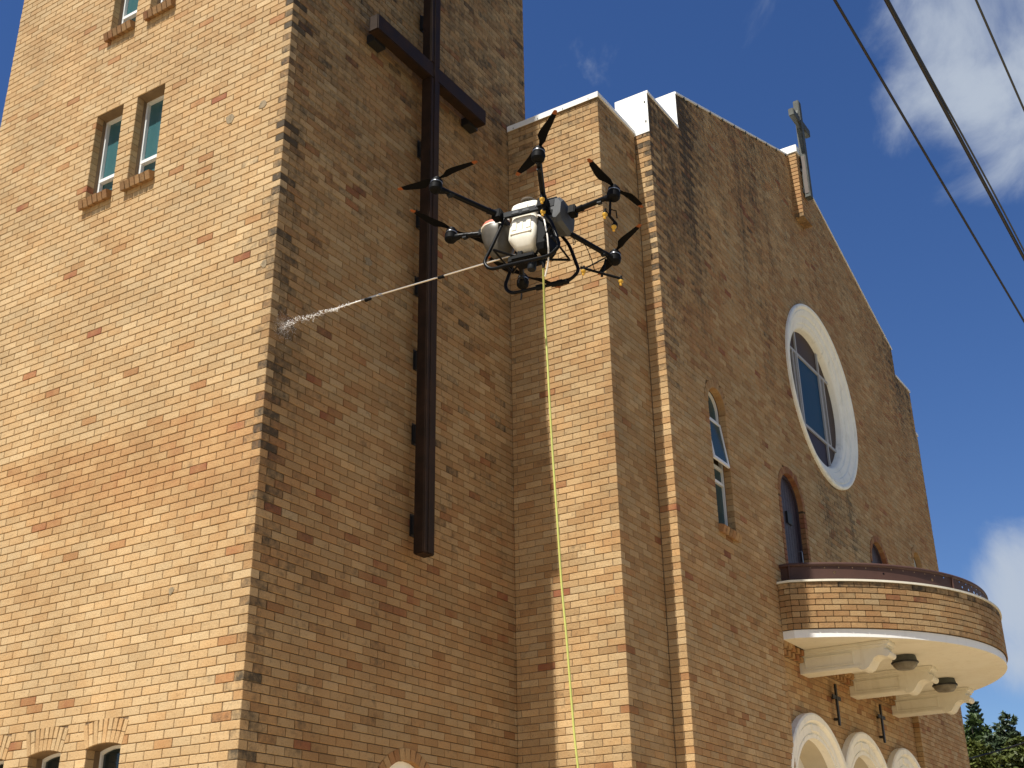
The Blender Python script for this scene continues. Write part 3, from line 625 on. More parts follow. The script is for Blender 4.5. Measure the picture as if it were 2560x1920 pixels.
for k in range(8):
    z = 5.785+.0866*(k+.5); ph = 0 if k % 2 else .12; s = ph-.24
    segs = []
    while s < arcL:
        a, b_ = max(s, 0)+.005, min(s+.24, arcL)-.005
        if b_-a > .03: segs.append(((a+b_)/2/BR-BA, b_-a))
        s += .24
    cand = [(t, L, None) for t, L in segs]
    for sd in (-1, 1):
        ys = ((-MF-.005, BY0+.004),) if k % 2 else ((-MF-.005, (-MF+BY0)/2+.003), ((-MF+BY0)/2-.003, BY0+.004))
        for ya, yb in ys: cand.append((sd, abs(ya-yb), (ya+yb)/2))
    for t, L, yy in cand:
        c = tint_balcony(0, z, rg, L)
        if yy is None: mw = Matrix.Translation((XC+(BR-.05)*math.sin(t), BCY-(BR-.05)*math.cos(t), z))@Matrix.Rotation(t, 4, 'Z')@Matrix.Rotation(rg.gauss(0, .005), 4, 'X')
        else: mw = Matrix.Translation((XC+t*(hc-.05), yy, z))@Matrix.Rotation(t*PI/2, 4, 'Z')
        vis = yy is None and t < .75 or (yy is not None and t == -1)
        if vis and nb < 300:
            nb += 1; bricks_of('brick', balcony, [(mw, (round(L, 3), .10, .0766), c)])
        else:
            b0 = len(bv); lx, ly, lz = L/2, .05, .0383
            bv += [mw@Vector(q) for q in ((-lx, -ly, -lz), (lx, -ly, -lz), (lx, ly, -lz), (-lx, ly, -lz), (-lx, -ly, lz), (lx, -ly, lz), (lx, ly, lz), (-lx, ly, lz))]
            bf += [tuple(q+b0 for q in f) for f in ((0, 3, 2, 1), (4, 5, 6, 7), (0, 1, 5, 4), (1, 2, 6, 5), (2, 3, 7, 6), (3, 0, 4, 7))]; bcs += [c]*8
bulk_bricks(bv, bf, bcs, balcony)
# sheet-metal rail with drilled holes
RO = .17; rr = BR-RO; ra = math.asin((hc-RO)/rr)
def railpt(s, z, off=0.): t = -ra+2*ra*s; return (XC+(rr-off)*math.sin(t), BCY-(rr-off)*math.cos(t), z)
rail = MB(); rg = random.Random(33); NC = 112; z0, z1 = 6.535, 6.775
holeset = {}
for c in range(4, NC, 3): holeset[c] = [(6.735, .010)]
for c in (9, 20, 33, 44, 47, 50, 52, 55, 57, 60, 62, 65, 67, 70, 73, 76, 79, 82): holeset.setdefault(c, []); holeset[c] = holeset[c]+[(6.655+rg.uniform(-.012, .012), rg.uniform(.015, .024))]
for c in range(NC):
    s0, s1 = c/NC, (c+1)/NC; hs = holeset.get(c, [])
    if not hs: rail.add([railpt(s0, z0), railpt(s1, z0), railpt(s1, z1), railpt(s0, z1)], [(0, 1, 2, 3)]); continue
    zs = [z0]+[(a[0]+b_[0])/2 for a, b_ in zip(sorted(hs), sorted(hs)[1:])]+[z1]; wm = rr*2*ra/NC
    for i, (zh, rh) in enumerate(sorted(hs)):
        za, zb = zs[i], zs[i+1]; sm = (s0+s1)/2; n = 8
        outer = [(s1, zh), (s1, zb), (sm, zb), (s0, zb), (s0, zh), (s0, za), (sm, za), (s1, za)]
        inner = [(sm+rh*math.cos(2*PI*k/n)/wm/NC, zh+rh*math.sin(2*PI*k/n)) for k in range(n)]
        V_ = [railpt(s, z) for s, z in outer]+[railpt(s, z) for s, z in inner]
        rail.add(V_, [(k, (k+1) % n, n+(k+1) % n, n+k) for k in range(n)])
for sd in (0, 1):
    x, y, _ = railpt(sd, 0); rail.add([(x, y, z0), (x, -MF-.01, z0), (x, -MF-.01, z1), (x, y, z1)], [(0, 1, 2, 3)])
rail_o = part(rail.build('balcony_rail', 'maroon', fix=False))
b = MB(); A = [railpt(i/72, 6.787) for i in range(73)]; x0, y0, _ = railpt(0, 0); x1, y1, _ = railpt(1, 0)
b.tube([(x0, -MF, 6.787)]+A+[(x1, -MF, 6.787)], .030, 8); o_ = b.build('top_rail', 'maroon'); o_.parent = rail_o
b = MB(); A = [railpt(i/72, 6.535, -.006) for i in range(73)]; b.tube([(x0, -MF, 6.535)]+A+[(x1, -MF, 6.535)], .020, 6); o_ = b.build('bottom_rail', 'maroon'); o_.parent = rail_o
for s in (0, .36, .64, 1):
    b = MB(); b.tube([railpt(s, 6.515, -.012), railpt(s, 6.79, -.012)], .018, 6); o_ = b.build('post', 'maroon'); o_.parent = rail_o
# scroll brackets
prof = [(PY+.01, 5.655), (-3.105, 5.655), (-3.105, 5.612), (-3.07, 5.598), (-3.07, 5.575), (-3.035, 5.56), (-3.03, 5.515)]
prof += [(-3.045+.052*math.cos(t), 5.47+.052*math.sin(t)) for t in [PI*.55-(-PI*1.25)*0+PI*1.15*k/9 for k in range(10)]]
prof += [(-2.985, 5.445), (-2.94, 5.452), (-2.89, 5.442), (-2.84, 5.405), (-2.80, 5.345), (-2.76, 5.296), (-2.71, 5.272), (-2.66, 5.272), (-2.61, 5.296), (-2.585, 5.335), (-2.57, 5.322), (PY+.01, 5.322)]
prof = [(y if y > -2.5 else y+.085, z) for y, z in prof]
for x in AXS:
    b = MB(); b.extrude(prof, x-.165, x+.165, lambda p, t: (t, p[0], p[1])); br = part(b.build('balcony_bracket', 'cream'))
    b = MB()
    for q, (zz0, zz1, pr_) in enumerate(((5.612, 5.6555, .035), (5.575, 5.611, .018))): b.box((x-.165-pr_, -2.955-pr_, zz0), (x+.165+pr_, PY-.002, zz1))
    o_ = b.build('bracket_cornice', 'cream'); o_.parent = br
    for s in (-1, 1):                              # raised panel border on each cheek
        b = MB(); xs = x+s*.165; xa, xb = sorted((xs, xs+s*.014))
        for (ya, yb, za, zb) in ((-2.46, -1.74, 5.528, 5.54), (-2.46, -1.74, 5.372, 5.384), (-2.472, -2.46, 5.372, 5.54), (-1.74, -1.728, 5.372, 5.54)): b.box((xa, ya, za), (xb, yb, zb))
        o_ = b.build('bracket_panel', 'cream'); o_.parent = br
    b = MB(); b.box((x-.178, -2.57, 5.312), (x+.178, PY-.002, 5.345)); o_ = b.build('bracket_foot', 'cream'); o_.parent = br

# --- windows
def win_left(y0, y1, k0, k1, seed, parent=church):
    za, zb = zk(k0)-.01, zk(k1); xf = .15
    b = MB(); fw_ = .032
    b.box((xf, y0, za), (xf+.05, y0+fw_, zb)); b.box((xf, y1-fw_, za), (xf+.05, y1, zb)); b.box((xf, y0+fw_, zb-fw_), (xf+.05, y1-fw_, zb)); b.box((xf, y0+fw_, za), (xf+.05, y1-fw_, za+.03))
    zm = za+(zb-za)*.275; b.box((xf-.012, y0+fw_, zm), (xf+.045, y1-fw_, zm+.045))
    b.box((xf-.010, y0+fw_-.002, za+.03), (xf+.04, y0+fw_+.022, zm)); b.box((xf-.010, y1-fw_-.022, za+.03), (xf+.04, y1-fw_+.002, zm))
    w = part(b.build('window', 'alu'))
    for a_, c_ in ((za+.02, zm+.01), (zm+.03, zb-.02)):
        q = MB().box((xf+.045, y0+.02, a_), (xf+.051, y1-.02, c_)).build('pane', 'glass_teal'); q.parent = w
    q = MB(); q.box((.105, y0-.002, za), (.21, y0+.003, zb)); q.box((.105, y1-.003, za), (.21, y1+.002, zb)); q.box((.02, y0, zb-.006), (.21, y1, zb+.004)); q = q.build('reveal', 'reveal'); q.parent = w
    rg = random.Random(seed); n = 6; boxes = []; wd_ = (y1-y0+.03)/n
    for i in range(n):
        m = Matrix.Translation((.03, y0-.012+wd_*(i+.5), zk(k0)-.045))@Matrix.Rotation(math.radians(-16+rg.gauss(0, 1.2)), 4, 'Y')
        boxes.append((m, (.225, wd_-.007, .112), (hue(rg, .70, .06, .0), rg.gauss(.76, .07), max(0, rg.gauss(.03, .08)))))
    bricks_of('sill_brick', w, boxes)
    return w
for i, (a, c) in enumerate(LW): win_left(a, c, KA, KB, 100+i); win_left(a, c, KA2, KB2, 110+i)
def frame_extrude(outer, inner, a, b_, fn, name, m, parent=None):
    q = MB(); n = len(outer); V_ = [fn(p, a) for p in outer]+[fn(p, a) for p in inner]+[fn(p, b_) for p in outer]+[fn(p, b_) for p in inner]
    for k in range(n):
        j = (k+1) % n; q.f += [(k, j, n+j, n+k), (2*n+k, 3*n+k, 3*n+j, 2*n+j), (n+k, n+j, 3*n+j, 3*n+k), (k, 2*n+k, 2*n+j, j)]
    q.v = V_; q.m = [0]*len(q.f); q.sm = [False]*len(q.f); return q.build(name, m, parent)
for i, (a, c) in enumerate(AW):
    cy = (a+c)/2; hw = (c-a)/2; fn = lambda p, t: (t, -p[0], p[1])
    w = part(frame_extrude(arch_poly(-cy, hw, zk(20), 3.43, .045), arch_poly(-cy, hw-.03, zk(20)+.03, 3.405, .042), .17, .21, fn, 'window', 'alu'))
    b = MB(); b.extrude(arch_poly(-cy, hw-.01, zk(20)+.01, 3.42, .045), .195, .20, fn); o_ = b.build('pane', 'glass_dark'); o_.parent = w
    q = MB(); q.box((.105, a-.002, zk(20)), (.23, a+.003, 3.43)); q.box((.105, c-.003, zk(20)), (.23, c+.002, 3.43)); o_ = q.build('reveal', 'reveal'); o_.parent = w
    rg = random.Random(130+i); boxes = [(Matrix.Translation((.03, a-.012+.086*(j+.5), zk(20)-.045))@Matrix.Rotation(math.radians(-16), 4, 'Y'), (.225, .078, .112), (hue(rg, .66, .07, 0), rg.gauss(.85, .07), 0)) for j in range(6)]
    bricks_of('sill_brick', w, boxes)
# low arched window on the tower front, white tympanum
fn = lambda p, t: (p[0], t, p[1])
w = part(frame_extrude(arch_poly(AX, AR, zk(14), AZ), arch_poly(AX, AR-.07, zk(14)+.07, AZ), .06, .14, fn, 'window', 'stone'))
b = MB(); b.extrude(arch_poly(AX, AR-.04, 2.75, AZ), .10, .12, fn); o_ = b.build('tympanum', 'stone'); o_.parent = w
b = MB(); b.extrude([(AX-AR+.02, zk(14)), (AX+AR-.02, zk(14)), (AX+AR-.02, 2.745), (AX-AR+.02, 2.745)], .10, .11, fn); o_ = b.build('pane', 'glass_dark'); o_.parent = w
# slit windows of the facade
for i, x in enumerate(SX):
    y = -MF+.115
    w = part(frame_extrude(arch_poly(x, SR, SB, SZ), arch_poly(x, SR-.035, SB+.035, SZ), y, y+.05, fn, 'window', 'alu'))
    for z in (8.555, 7.83, 7.60):
        q = MB().box((x-SR+.035, y-.004, z), (x+SR-.035, y+.045, z+.042)).build('glazing_bar', 'alu'); q.parent = w
    for za, zb in ((SB+.02, 7.61), (7.63, 7.84)):
        q = MB().box((x-SR+.02, y+.03, za), (x+SR-.02, y+.035, zb)).build('pane', 'glass_grey'); q.parent = w
    b = MB(); b.extrude(arch_poly(x, SR-.02, 8.56, SZ), y+.03, y+.035, fn); q = b.build('pane', 'glass_grey'); q.parent = w
    # awning sash, hinged at its top and pushed open on the near window
    an = math.radians(7.5 if i == 0 else 2); Hs = 8.55-7.86
    b = MB(); b.box((-SR+.03, -.03, -Hs), (-SR+.07, .0, 0)); b.box((SR-.07, -.03, -Hs), (SR-.03, 0, 0)); b.box((-SR+.07, -.03, -Hs), (SR-.07, 0, -Hs+.045)); b.box((-SR+.07, -.03, -.04), (SR-.07, 0, 0))
    sh = b.build('sash', 'alu'); sh.matrix_world = Matrix.Translation((x, y-.004, 8.55))@Matrix.Rotation(-an, 4, 'X'); sh.parent = w
    b = MB(); b.box((-SR+.05, -.018, -Hs+.02), (SR-.05, -.013, -.02)); q = b.build('sash_pane', 'glass_grey'); q.matrix_world = sh.matrix_world; q.parent = w
    q = MB(); q.box((x-SR, y-.01, SB), (x-SR+.004, y+.12, SZ)); q.box((x+SR-.004, y-.01, SB), (x+SR, y+.12, SZ)); q = q.build('reveal', 'reveal'); q.parent = w
    b = MB(); b.extrude(arch_poly(x, SR+.02, SB, SZ), y+.12, y+.14, fn); q = b.build('dark_room', 'dark_metal'); q.parent = w
    rg = random.Random(140+i); boxes = [(Matrix.Translation((x-SR-.02+.107*(j+.5), -MF+.035, SB-.06))@Matrix.Rotation(math.radians(17), 4, 'X'), (.098, .22, .112), (hue(rg, .62, .12, .1), rg.gauss(.95, .08), max(0, rg.gauss(.1, .1)))) for j in range(6)]
    bricks_of('sill_brick', w, boxes)
# arched doors of boards
for i, x in enumerate(DX):
    y = -MF+.11
    d = part(frame_extrude(arch_poly(x, DR, 5.8, DZ, None, 20), arch_poly(x, DR-.045, 5.8, DZ, None, 20), y-.03, y+.06, fn, 'door', 'door'))
    nb_ = 8; hw = DR-.046
    for j in range(nb_):
        xa, xb = x-hw+2*hw*j/nb_+.004, x-hw+2*hw*(j+1)/nb_-.004; top = lambda q: DZ+math.sqrt(max(0, hw*hw-(q-x)**2))
        b = MB(); b.extrude([(xa, 5.8), (xb, 5.8), (xb, top(xb)), ((xa+xb)/2, top((xa+xb)/2)), (xa, top(xa))], y, y+.03, fn); o_ = b.build('plank', 'door'); o_.parent = d
    b = MB(); b.extrude(arch_poly(x, hw, 5.8, DZ, None, 20), y+.02, y+.05, fn); o_ = b.build('door_back', 'dark_metal'); o_.parent = d
    if i == 0:
        o_ = MB().box((x-.06, y-.03, 7.72), (x+.14, y+.005, 7.92), bev=.006).build('plaque', 'dark_metal'); o_.parent = d
    b = MB(); b.tube(rounded([(x+.37, y+.01, 7.05), (x+.37, y-.05, 7.05), (x+.37, y-.05, 7.35), (x+.37, y+.01, 7.35)], .02, 3), .009, 6); o_ = b.build('handle', 'silver'); o_.parent = d
# round window
b = MB(); prof = [(1.745, -MF+.02), (1.745, -MF-.035), (1.73, -MF-.055), (1.70, -MF-.060), (1.67, -MF-.045), (1.655, -MF-.022), (1.635, -MF-.016), (1.62, -MF-.026), (1.53, -MF+.006), (1.515, -MF+.028), (1.495, -MF+.030), (1.41, -MF+.052), (1.395, -MF+.072), (1.375, -MF+.074), (1.33, -MF+.09), (1.305, -MF+.12), (1.28, -MF+.20), (1.27, -MF+.27), (1.7, -MF+.27), (1.7, -MF+.02)]
n = 96; m = len(prof); vs = [(XC+r*math.cos(2*PI*k/n), y, OZ+r*math.sin(2*PI*k/n)) for k in range(n) for r, y in prof]
for j in range(m): b.add([vs[k*m+jj] for k in range(n) for jj in (j, (j+1) % m)], [(2*k, 2*k+1, 2*((k+1) % n)+1, 2*((k+1) % n)) for k in range(n)])
rw = part(b.build('round_window', 'stone', fix=False)); rw['label'] = 'round window with moulded white surround and coloured panes'
for f_ in rw.data.polygons: f_.use_smooth = True
GY = -MF+.215; GR = 1.275
def disc_cell(x0, x1, z0, z1):
    """part of the glass disc inside a rectangle (offsets from the centre)"""
    P_ = [(GR*math.cos(2*PI*k/72), GR*math.sin(2*PI*k/72)) for k in range(72)]
    for ax, v, sg_ in ((0, x0, 1), (0, x1, -1), (1, z0, 1), (1, z1, -1)):
        o2 = []
        for i in range(len(P_)):
            a, c = P_[i], P_[(i+1) % len(P_)]; ia, ic = sg_*(a[ax]-v) >= 0, sg_*(c[ax]-v) >= 0
            if ia: o2.append(a)
            if ia != ic: t = (v-a[ax])/(c[ax]-a[ax]); o2.append((a[0]+(c[0]-a[0])*t, a[1]+(c[1]-a[1])*t))
        P_ = o2
        if len(P_) < 3: return None
    return P_
xs = (-1.3, -.58, .58, 1.3); zs = (-1.3, -.70, .70, 1.3)
cols = (('glass_brown', 'glass_purple', 'glass_brown'), ('glass_brown', 'glass_blue', 'glass_brown'), ('glass_brown', 'glass_brown', 'glass_brown'))
for r_ in range(3):
    for c_ in range(3):
        pl_ = disc_cell(xs[c_], xs[c_+1], zs[r_], zs[r_+1])
        if pl_ and len(pl_) > 2:
            b = MB(); b.extrude(pl_, GY, GY+.006, lambda p, t: (XC+p[0], t, OZ+p[1])); o_ = b.build('pane', cols[r_][c_]); o_.parent = rw
def bar(x0, x1, z0, z1, yy=.0):
    o_ = MB().box((XC+x0, GY-.028-yy, OZ+z0), (XC+x1, GY+.002, OZ+z1)).build('glazing_bar', 'greyframe'); o_.parent = rw
for s in (-1, 1):
    h = math.sqrt(GR**2-.58**2); bar(s*.58-.026, s*.58+.026, -h, h, .004); h = math.sqrt(GR**2-.7**2); bar(-h, h, s*.70-.026, s*.70+.026)
    bar(s*.80-.02, s*.80+.02, -.674, .674, .002); bar(s*.655-.013, s*.655+.013, -.674, .674, .001)

# old render patches on the brickwork (lichen-grey spots left by fixings)
def patch(u, z, r, plane, seed):
    rg = random.Random(seed); n = 9; pts = [(u+r*rg.uniform(.6, 1.2)*1.25*math.cos(2*PI*k/n), z+r*rg.uniform(.6, 1.2)*math.sin(2*PI*k/n)) for k in range(n)]
    pts = [(u+(a-u)*.72, z+(c-z)*.72) for a, c in pts]
    b = MB(); f2 = (lambda p, t: (t, p[0], p[1])) if plane == 0 else (lambda p, t: (p[0], t, p[1]))
    b.extrude(pts, -.0045, .006, f2); o_ = b.build('render_patch', 'lichen'); o_.parent = tower_side if plane == 0 else tower_front
for j, (u, z, r, pl_) in enumerate(((.86, 10.36, .10, 0), (.36, 10.34, .08, 0), (.14, 8.21, .06, 0), (1.05, 4.85, .05, 0), (1.53, 8.92, .09, 1), (.6, 11.0, .05, 1))): patch(u, z, r, pl_, 200+j)

# ------------------------------------------------------------------ large cross on the tower
wc = empty('wall_cross', (2.43, -.2, 5.58)); tag(wc, 'tall dark steel cross fixed to the shaded tower front', 'cross')
def up_(b, name, m, e, **k):
    o = b.build(name, m, **k); o.parent = e; o.matrix_parent_inverse = Matrix.Translation(-Vector(e.location)); return o
ux0, ux1, uy0, uy1 = 2.328, 2.528, -.272, -.118
b = MB(); b.box((ux0, uy0, 5.58), (ux1, uy1, 12.0), bev=.012); b.box((ux0, uy0, 12.24), (ux1, uy1, 14.6), bev=.012); up_(b, 'upright', 'steel_cross', wc)
b = MB(); b.box((ux0+.066, uy0-.010, 5.59), (ux1-.05, uy0+.002, 14.59), bev=.003); up_(b, 'front_strip', 'steel_cross', wc)
b = MB(); b.box((1.215, uy0+.002, 12.0), (3.62, uy1-.002, 12.24), bev=.012); up_(b, 'crossarm', 'steel_cross', wc)
for z in (5.85, 6.95, 7.9, 8.9, 9.85, 10.9, 12.95, 13.9):
    b = MB(); b.box((ux0+.10, uy1-.03, z), (ux0+.14, -.002, z+.22)); b.box((ux0+.085, -.016, z-.02), (ux0+.17, -.003, z+.24)); up_(b, 'bracket', 'dark_metal', wc)
for x in (1.33, 3.40):
    b = MB(); b.box((x, uy1-.01, 11.96), (x+.22, -.002, 12.08)); up_(b, 'bracket', 'dark_metal', wc)

# cross on the gable
rc = empty('gable_cross', (XC, -2.02, 14.9)); tag(rc, 'weathered grey metal cross standing on the gable apex', 'cross')
y0, y1 = -2.06, -1.945
b = MB(); b.box((XC-.08, y0, 14.9), (XC+.08, y1, 17.20), bev=.012); up_(b, 'upright', 'grey_metal', rc)
b = MB(); b.box((XC-.088, y0+.02, 14.98), (XC-.078, y1-.02, 15.85), bev=.003); up_(b, 'side_panel', 'bronze', rc)
for s in (-1, 1):
    b = MB(); b.box((XC+min(s*.082, s*.47), y0+.004, 16.60), (XC+max(s*.082, s*.47), y1-.004, 16.77), bev=.012); up_(b, 'arm', 'grey_metal', rc)
    for t in (-1, 1):
        b = MB(); pts = [(XC+s*.075, 16.685+t*.08), (XC+s*.28, 16.685+t*.083)]+[(XC+s*(.28-.19*math.sin(q)), 16.685+t*(.083+.19-.19*math.cos(q))) for q in (.35, .7, 1.05, 1.4)]+[(XC+s*.075, 16.685+t*.28)]
        b.extrude(pts, y0+.03, y1-.03, lambda p, q: (p[0], q, p[1])); up_(b, 'gusset', 'grey_metal', rc)
b = MB(); b.box((XC-.10, y1-.004, 15.0), (XC+.10, -MF-.172, 15.12)); up_(b, 'mounting', 'dark_metal', rc)
b = MB(); b.box((XC-.10, y1-.004, 15.5), (XC+.10, -MF-.172, 15.62)); up_(b, 'mounting', 'dark_metal', rc)

# small iron crosses between the arches
for i, x in enumerate((XC-1.135, XC+1.135)):
    e = empty('iron_cross', (x, PY-.08, 4.72)); tag(e, ('thin black iron cross on the brickwork left of the middle arch' if i == 0 else 'thin black iron cross on the brickwork right of the middle arch'), 'cross', 'iron crosses between the arches')
    if i == 0: e['label'] = 'thin black iron cross between the arch nearer the tower and the middle arch'
    else: e['label'] = 'thin black iron cross between the middle arch and the arch furthest from the tower'
    b = MB(); b.box((x-.032, PY-.095, 4.72), (x+.032, PY-.065, 5.36), bev=.004); up_(b, 'upright', 'dark_metal', e)
    b = MB(); b.box((x-.19, PY-.090, 5.12), (x-.033, PY-.070, 5.18), bev=.004); b.box((x+.033, PY-.090, 5.12), (x+.19, PY-.070, 5.18), bev=.004); up_(b, 'crossarm', 'dark_metal', e)
    for z in (4.82, 5.15):
        b = MB(); b.tube([(x, PY-.07, z), (x, PY-.002, z)], .022, 8); up_(b, 'fixing', 'dark_metal', e)

# lamps under the balcony
for i, x in enumerate((XC-1.135, XC+1.135)):
    e = empty('ceiling_lamp', (x, -2.86, 5.655)); tag(e, 'dusty oval bulkhead lamp under the balcony, beside the bracket nearest the tower' if i == 0 else 'dusty oval bulkhead lamp under the balcony, between the middle and far brackets', 'lamp', 'lamps under the balcony')
    e['label'] = ('dusty oval bulkhead lamp between the first and middle balcony brackets, tower side' if i == 0 else 'dusty oval bulkhead lamp between the middle and last balcony brackets, far from the tower')
    ov = lambda a, c, z: [(x+a*math.cos(2*PI*k/20), -2.86+c*math.sin(2*PI*k/20), z) for k in range(20)]
    b = MB(); b.loft([ov(.155, .17, 5.656), ov(.17, .185, 5.60), ov(.175, .19, 5.565)], smooth=True); up_(b, 'lamp_base', 'grey_metal', e)
    b = MB(); b.loft([ov(.190, .205, 5.566), ov(.195, .21, 5.553), ov(.19, .205, 5.540)]); up_(b, 'rim', 'dark_metal', e)
    b = MB(); b.loft([ov(.178, .193, 5.540), ov(.165, .178, 5.50), ov(.12, .13, 5.455), ov(.06, .07, 5.445)], smooth=True); up_(b, 'glass_bowl', 'lampglass', e)

# ------------------------------------------------------------------ drone
DC = Vector((.4542, -2.8486, 7.9345)); DRt = Vector((.98609, .08203, -.14457)); DFw = Vector((-.07550, .99589, .05011)); DUp = Vector((.14809, -.03849, .98822))
UB = .68
drone = bpy.data.objects.new('drone', None); drone.empty_display_size = .3; link(drone)
DM = Matrix((DRt, DFw, DUp)).transposed().to_4x4(); DM.translation = DC-DUp*UB; drone.matrix_world = DM
tag(drone, 'black six-rotor spraying drone with white tank hovering before the tower', 'drone')
def dloc(p): return DM@Vector((p[0], p[1], p[2]+UB))
class DB(MB):
    def build(s, name, m, parent=None, **k):
        s.v = [(x, y, z+UB) for x, y, z in s.v]
        return MB.build(s, name, m, parent, **k)
def srect(r, f, u, hr, hf, n=28, q=.42):    # rounded-square ring
    return [(r+hr*math.copysign(abs(math.cos(2*PI*k/n))**q, math.cos(2*PI*k/n)), f+hf*math.copysign(abs(math.sin(2*PI*k/n))**q, math.sin(2*PI*k/n)), u) for k in range(n)]
def orect(r, f, u, hr, hf, c): # octagonal ring
    return [(r+sx*(hr-(c if a else 0)), f+sf*(hf-(0 if a else c)), u) for sx, sf, a in ((1, -1, 0), (1, 1, 0), (1, 1, 1), (-1, 1, 1), (-1, 1, 0), (-1, -1, 0), (-1, -1, 1), (1, -1, 1))]
b = DB(); b.loft([srect(0, -.03, -.408, .045, .055), srect(0, -.03, -.398, .07, .078), srect(0, -.022, -.36, .095, .108), srect(0, -.01, -.30, .122, .142), srect(0, 0, -.265, .131, .152), srect(0, 0, -.24, .132, .153), srect(0, 0, -.085, .132, .153), srect(0, 0, -.072, .128, .149), srect(0, 0, -.06, .121, .142), srect(0, 0, .0, .121, .142), srect(0, 0, .012, .131, .152), srect(0, 0, .022, .135, .156), srect(0, 0, .095, .135, .156), srect(0, 0, .12, .130, .15), srect(0, 0, .142, .112, .13), srect(0, .0, .155, .08, .09), srect(0, .0, .158, .05, .06)], smooth=True)
for f0, f1, u0, u1 in ((.05, .10, -.20, -.085), (-.10, -.05, -.20, -.085), (-.018, .018, -.22, -.11), (-.11, .11, -.245, -.205)): b.box((-.140, f0, u0), (-.129, f1, u1), bev=.004)
b.box((-.144, -.05, .035), (-.132, .04, .085), bev=.004)
tank = b.build('tank', 'tank', drone)
b = DB(); ci = lambda r, f, R, u, n=20: [(r+R*math.cos(2*PI*k/n), f+R*math.sin(2*PI*k/n), u) for k in range(n)]
b.loft([ci(0, .03, .062, .15), ci(0, .03, .062, .212)], smooth=True); o_ = b.build('filler_neck', 'tank2'); o_.parent = tank
b = DB(); b.loft([ci(0, .03, .074, .212), ci(0, .03, .078, .216), ci(0, .03, .078, .236), ci(0, .03, .072, .242)], smooth=True); o_ = b.build('cap', 'bark'); o_.parent = tank
b = DB(); b.loft([ci(.03, .27, .06, -.36, 16), ci(.03, .28, .10, -.32, 16), ci(.03, .31, .145, -.22, 16), ci(.03, .335, .165, -.10, 16), ci(.03, .34, .172, -.05, 16), ci(.03, .34, .165, -.035, 16)], smooth=True); nose = b.build('front_tank', 'tank2', drone)
b = DB(); b.loft([ci(.03, .35, .168, -.034, 16), ci(.03, .355, .168, -.022, 16)], smooth=True); o_ = b.build('rim', 'tank'); o_.parent = nose
b = DB(); b.loft([ci(.03, .355, .163, -.021, 16), ci(.03, .36, .15, .025, 16), ci(.03, .35, .10, .06, 16)], smooth=True); o_ = b.build('front_cover', 'redlabel'); o_.parent = nose
b = DB(); b.loft([ci(.0, .27, .05, .06, 14), ci(.0, .27, .035, .11, 14), ci(.0, .27, .022, .125, 14), ci(.0, .27, .022, .15, 14)], smooth=True); b.build('vent_cap', 'tank', drone)
b = DB(); rf = lambda f, a, c, u0, u1: [(-.15+a, f, u0), (.15-a, f, u0), (.15, f, u0+c), (.15, f, u1-c), (.15-a, f, u1), (-.15+a, f, u1), (-.15, f, u1-c), (-.15, f, u0+c)]
b.loft([rf(-.205, .05, .05, -.13, .05), rf(-.225, .035, .035, -.17, .085), rf(-.37, .035, .035, -.205, .09), rf(-.41, .05, .06, -.18, .055)]); gb = b.build('electronics_box', 'greybody', drone)
b = DB(); b.box((-.155, -.34, -.03), (-.148, -.24, .05), bev=.003); o_ = b.build('cover_plate', 'slate'); o_.parent = gb
b = DB(); b.box((-.158, -.33, -.13), (-.147, -.27, -.07), bev=.003); o_ = b.build('socket', 'black'); o_.parent = gb
b = DB(); b.box((-.12, -.34, .091), (.12, -.23, .11), bev=.005); o_ = b.build('top_plate', 'slate'); o_.parent = gb
b = DB(); b.loft([orect(-.01, -.225, -.46, .09, .05, .03), orect(-.01, -.225, -.40, .115, .065, .03), orect(-.01, -.215, -.05, .12, .07, .03), orect(-.01, -.205, .12, .10, .06, .03)]); b.build('battery', 'black', drone)
# centre frame
fr = DB()
for s in (-1, 1): fr.box((s*.168-.016, -.235, -.055), (s*.168+.016, .235, .012), bev=.005)
fr.box((-.19, .195, -.055), (.19, .235, .014), bev=.005); fr.box((-.19, -.235, -.056), (.19, -.195, .013), bev=.005)
frame = fr.build('centre_frame', 'slate', drone)
for f0 in (-.06, .05): b = DB(); b.loft([[(-.186, f0+.045, -.042), (-.186, f0-.045, -.042), (-.186, f0-.028, -.006), (-.186, f0+.028, -.006)], [(-.190, f0+.04, -.038), (-.190, f0-.04, -.038), (-.190, f0-.026, -.010), (-.190, f0+.026, -.010)]]); o_ = b.build('frame_badge', 'greybody'); o_.parent = frame
b = DB(); b.loft([[(-.192, -.165+.006*math.cos(2*PI*k/8), -.012+.006*math.sin(2*PI*k/8)) for k in range(8)], [(-.186, -.165+.006*math.cos(2*PI*k/8), -.012+.006*math.sin(2*PI*k/8)) for k in range(8)]]); o_ = b.build('screw', 'silver'); o_.parent = frame
for (r_, f_) in ((-.20, .23), (-.20, -.25), (.20, .22), (.20, -.24)): DB().box((r_-.045, f_-.045, -.075), (r_+.045, f_+.045, .03), bev=.008).build('arm_hinge', 'black', drone)
DB().box((-.04, .44, -.06), (.06, .54, .02), bev=.008).build('arm_hinge', 'black', drone); DB().box((-.05, -.50, -.07), (.05, -.43, .03), bev=.008).build('arm_hinge', 'black', drone)
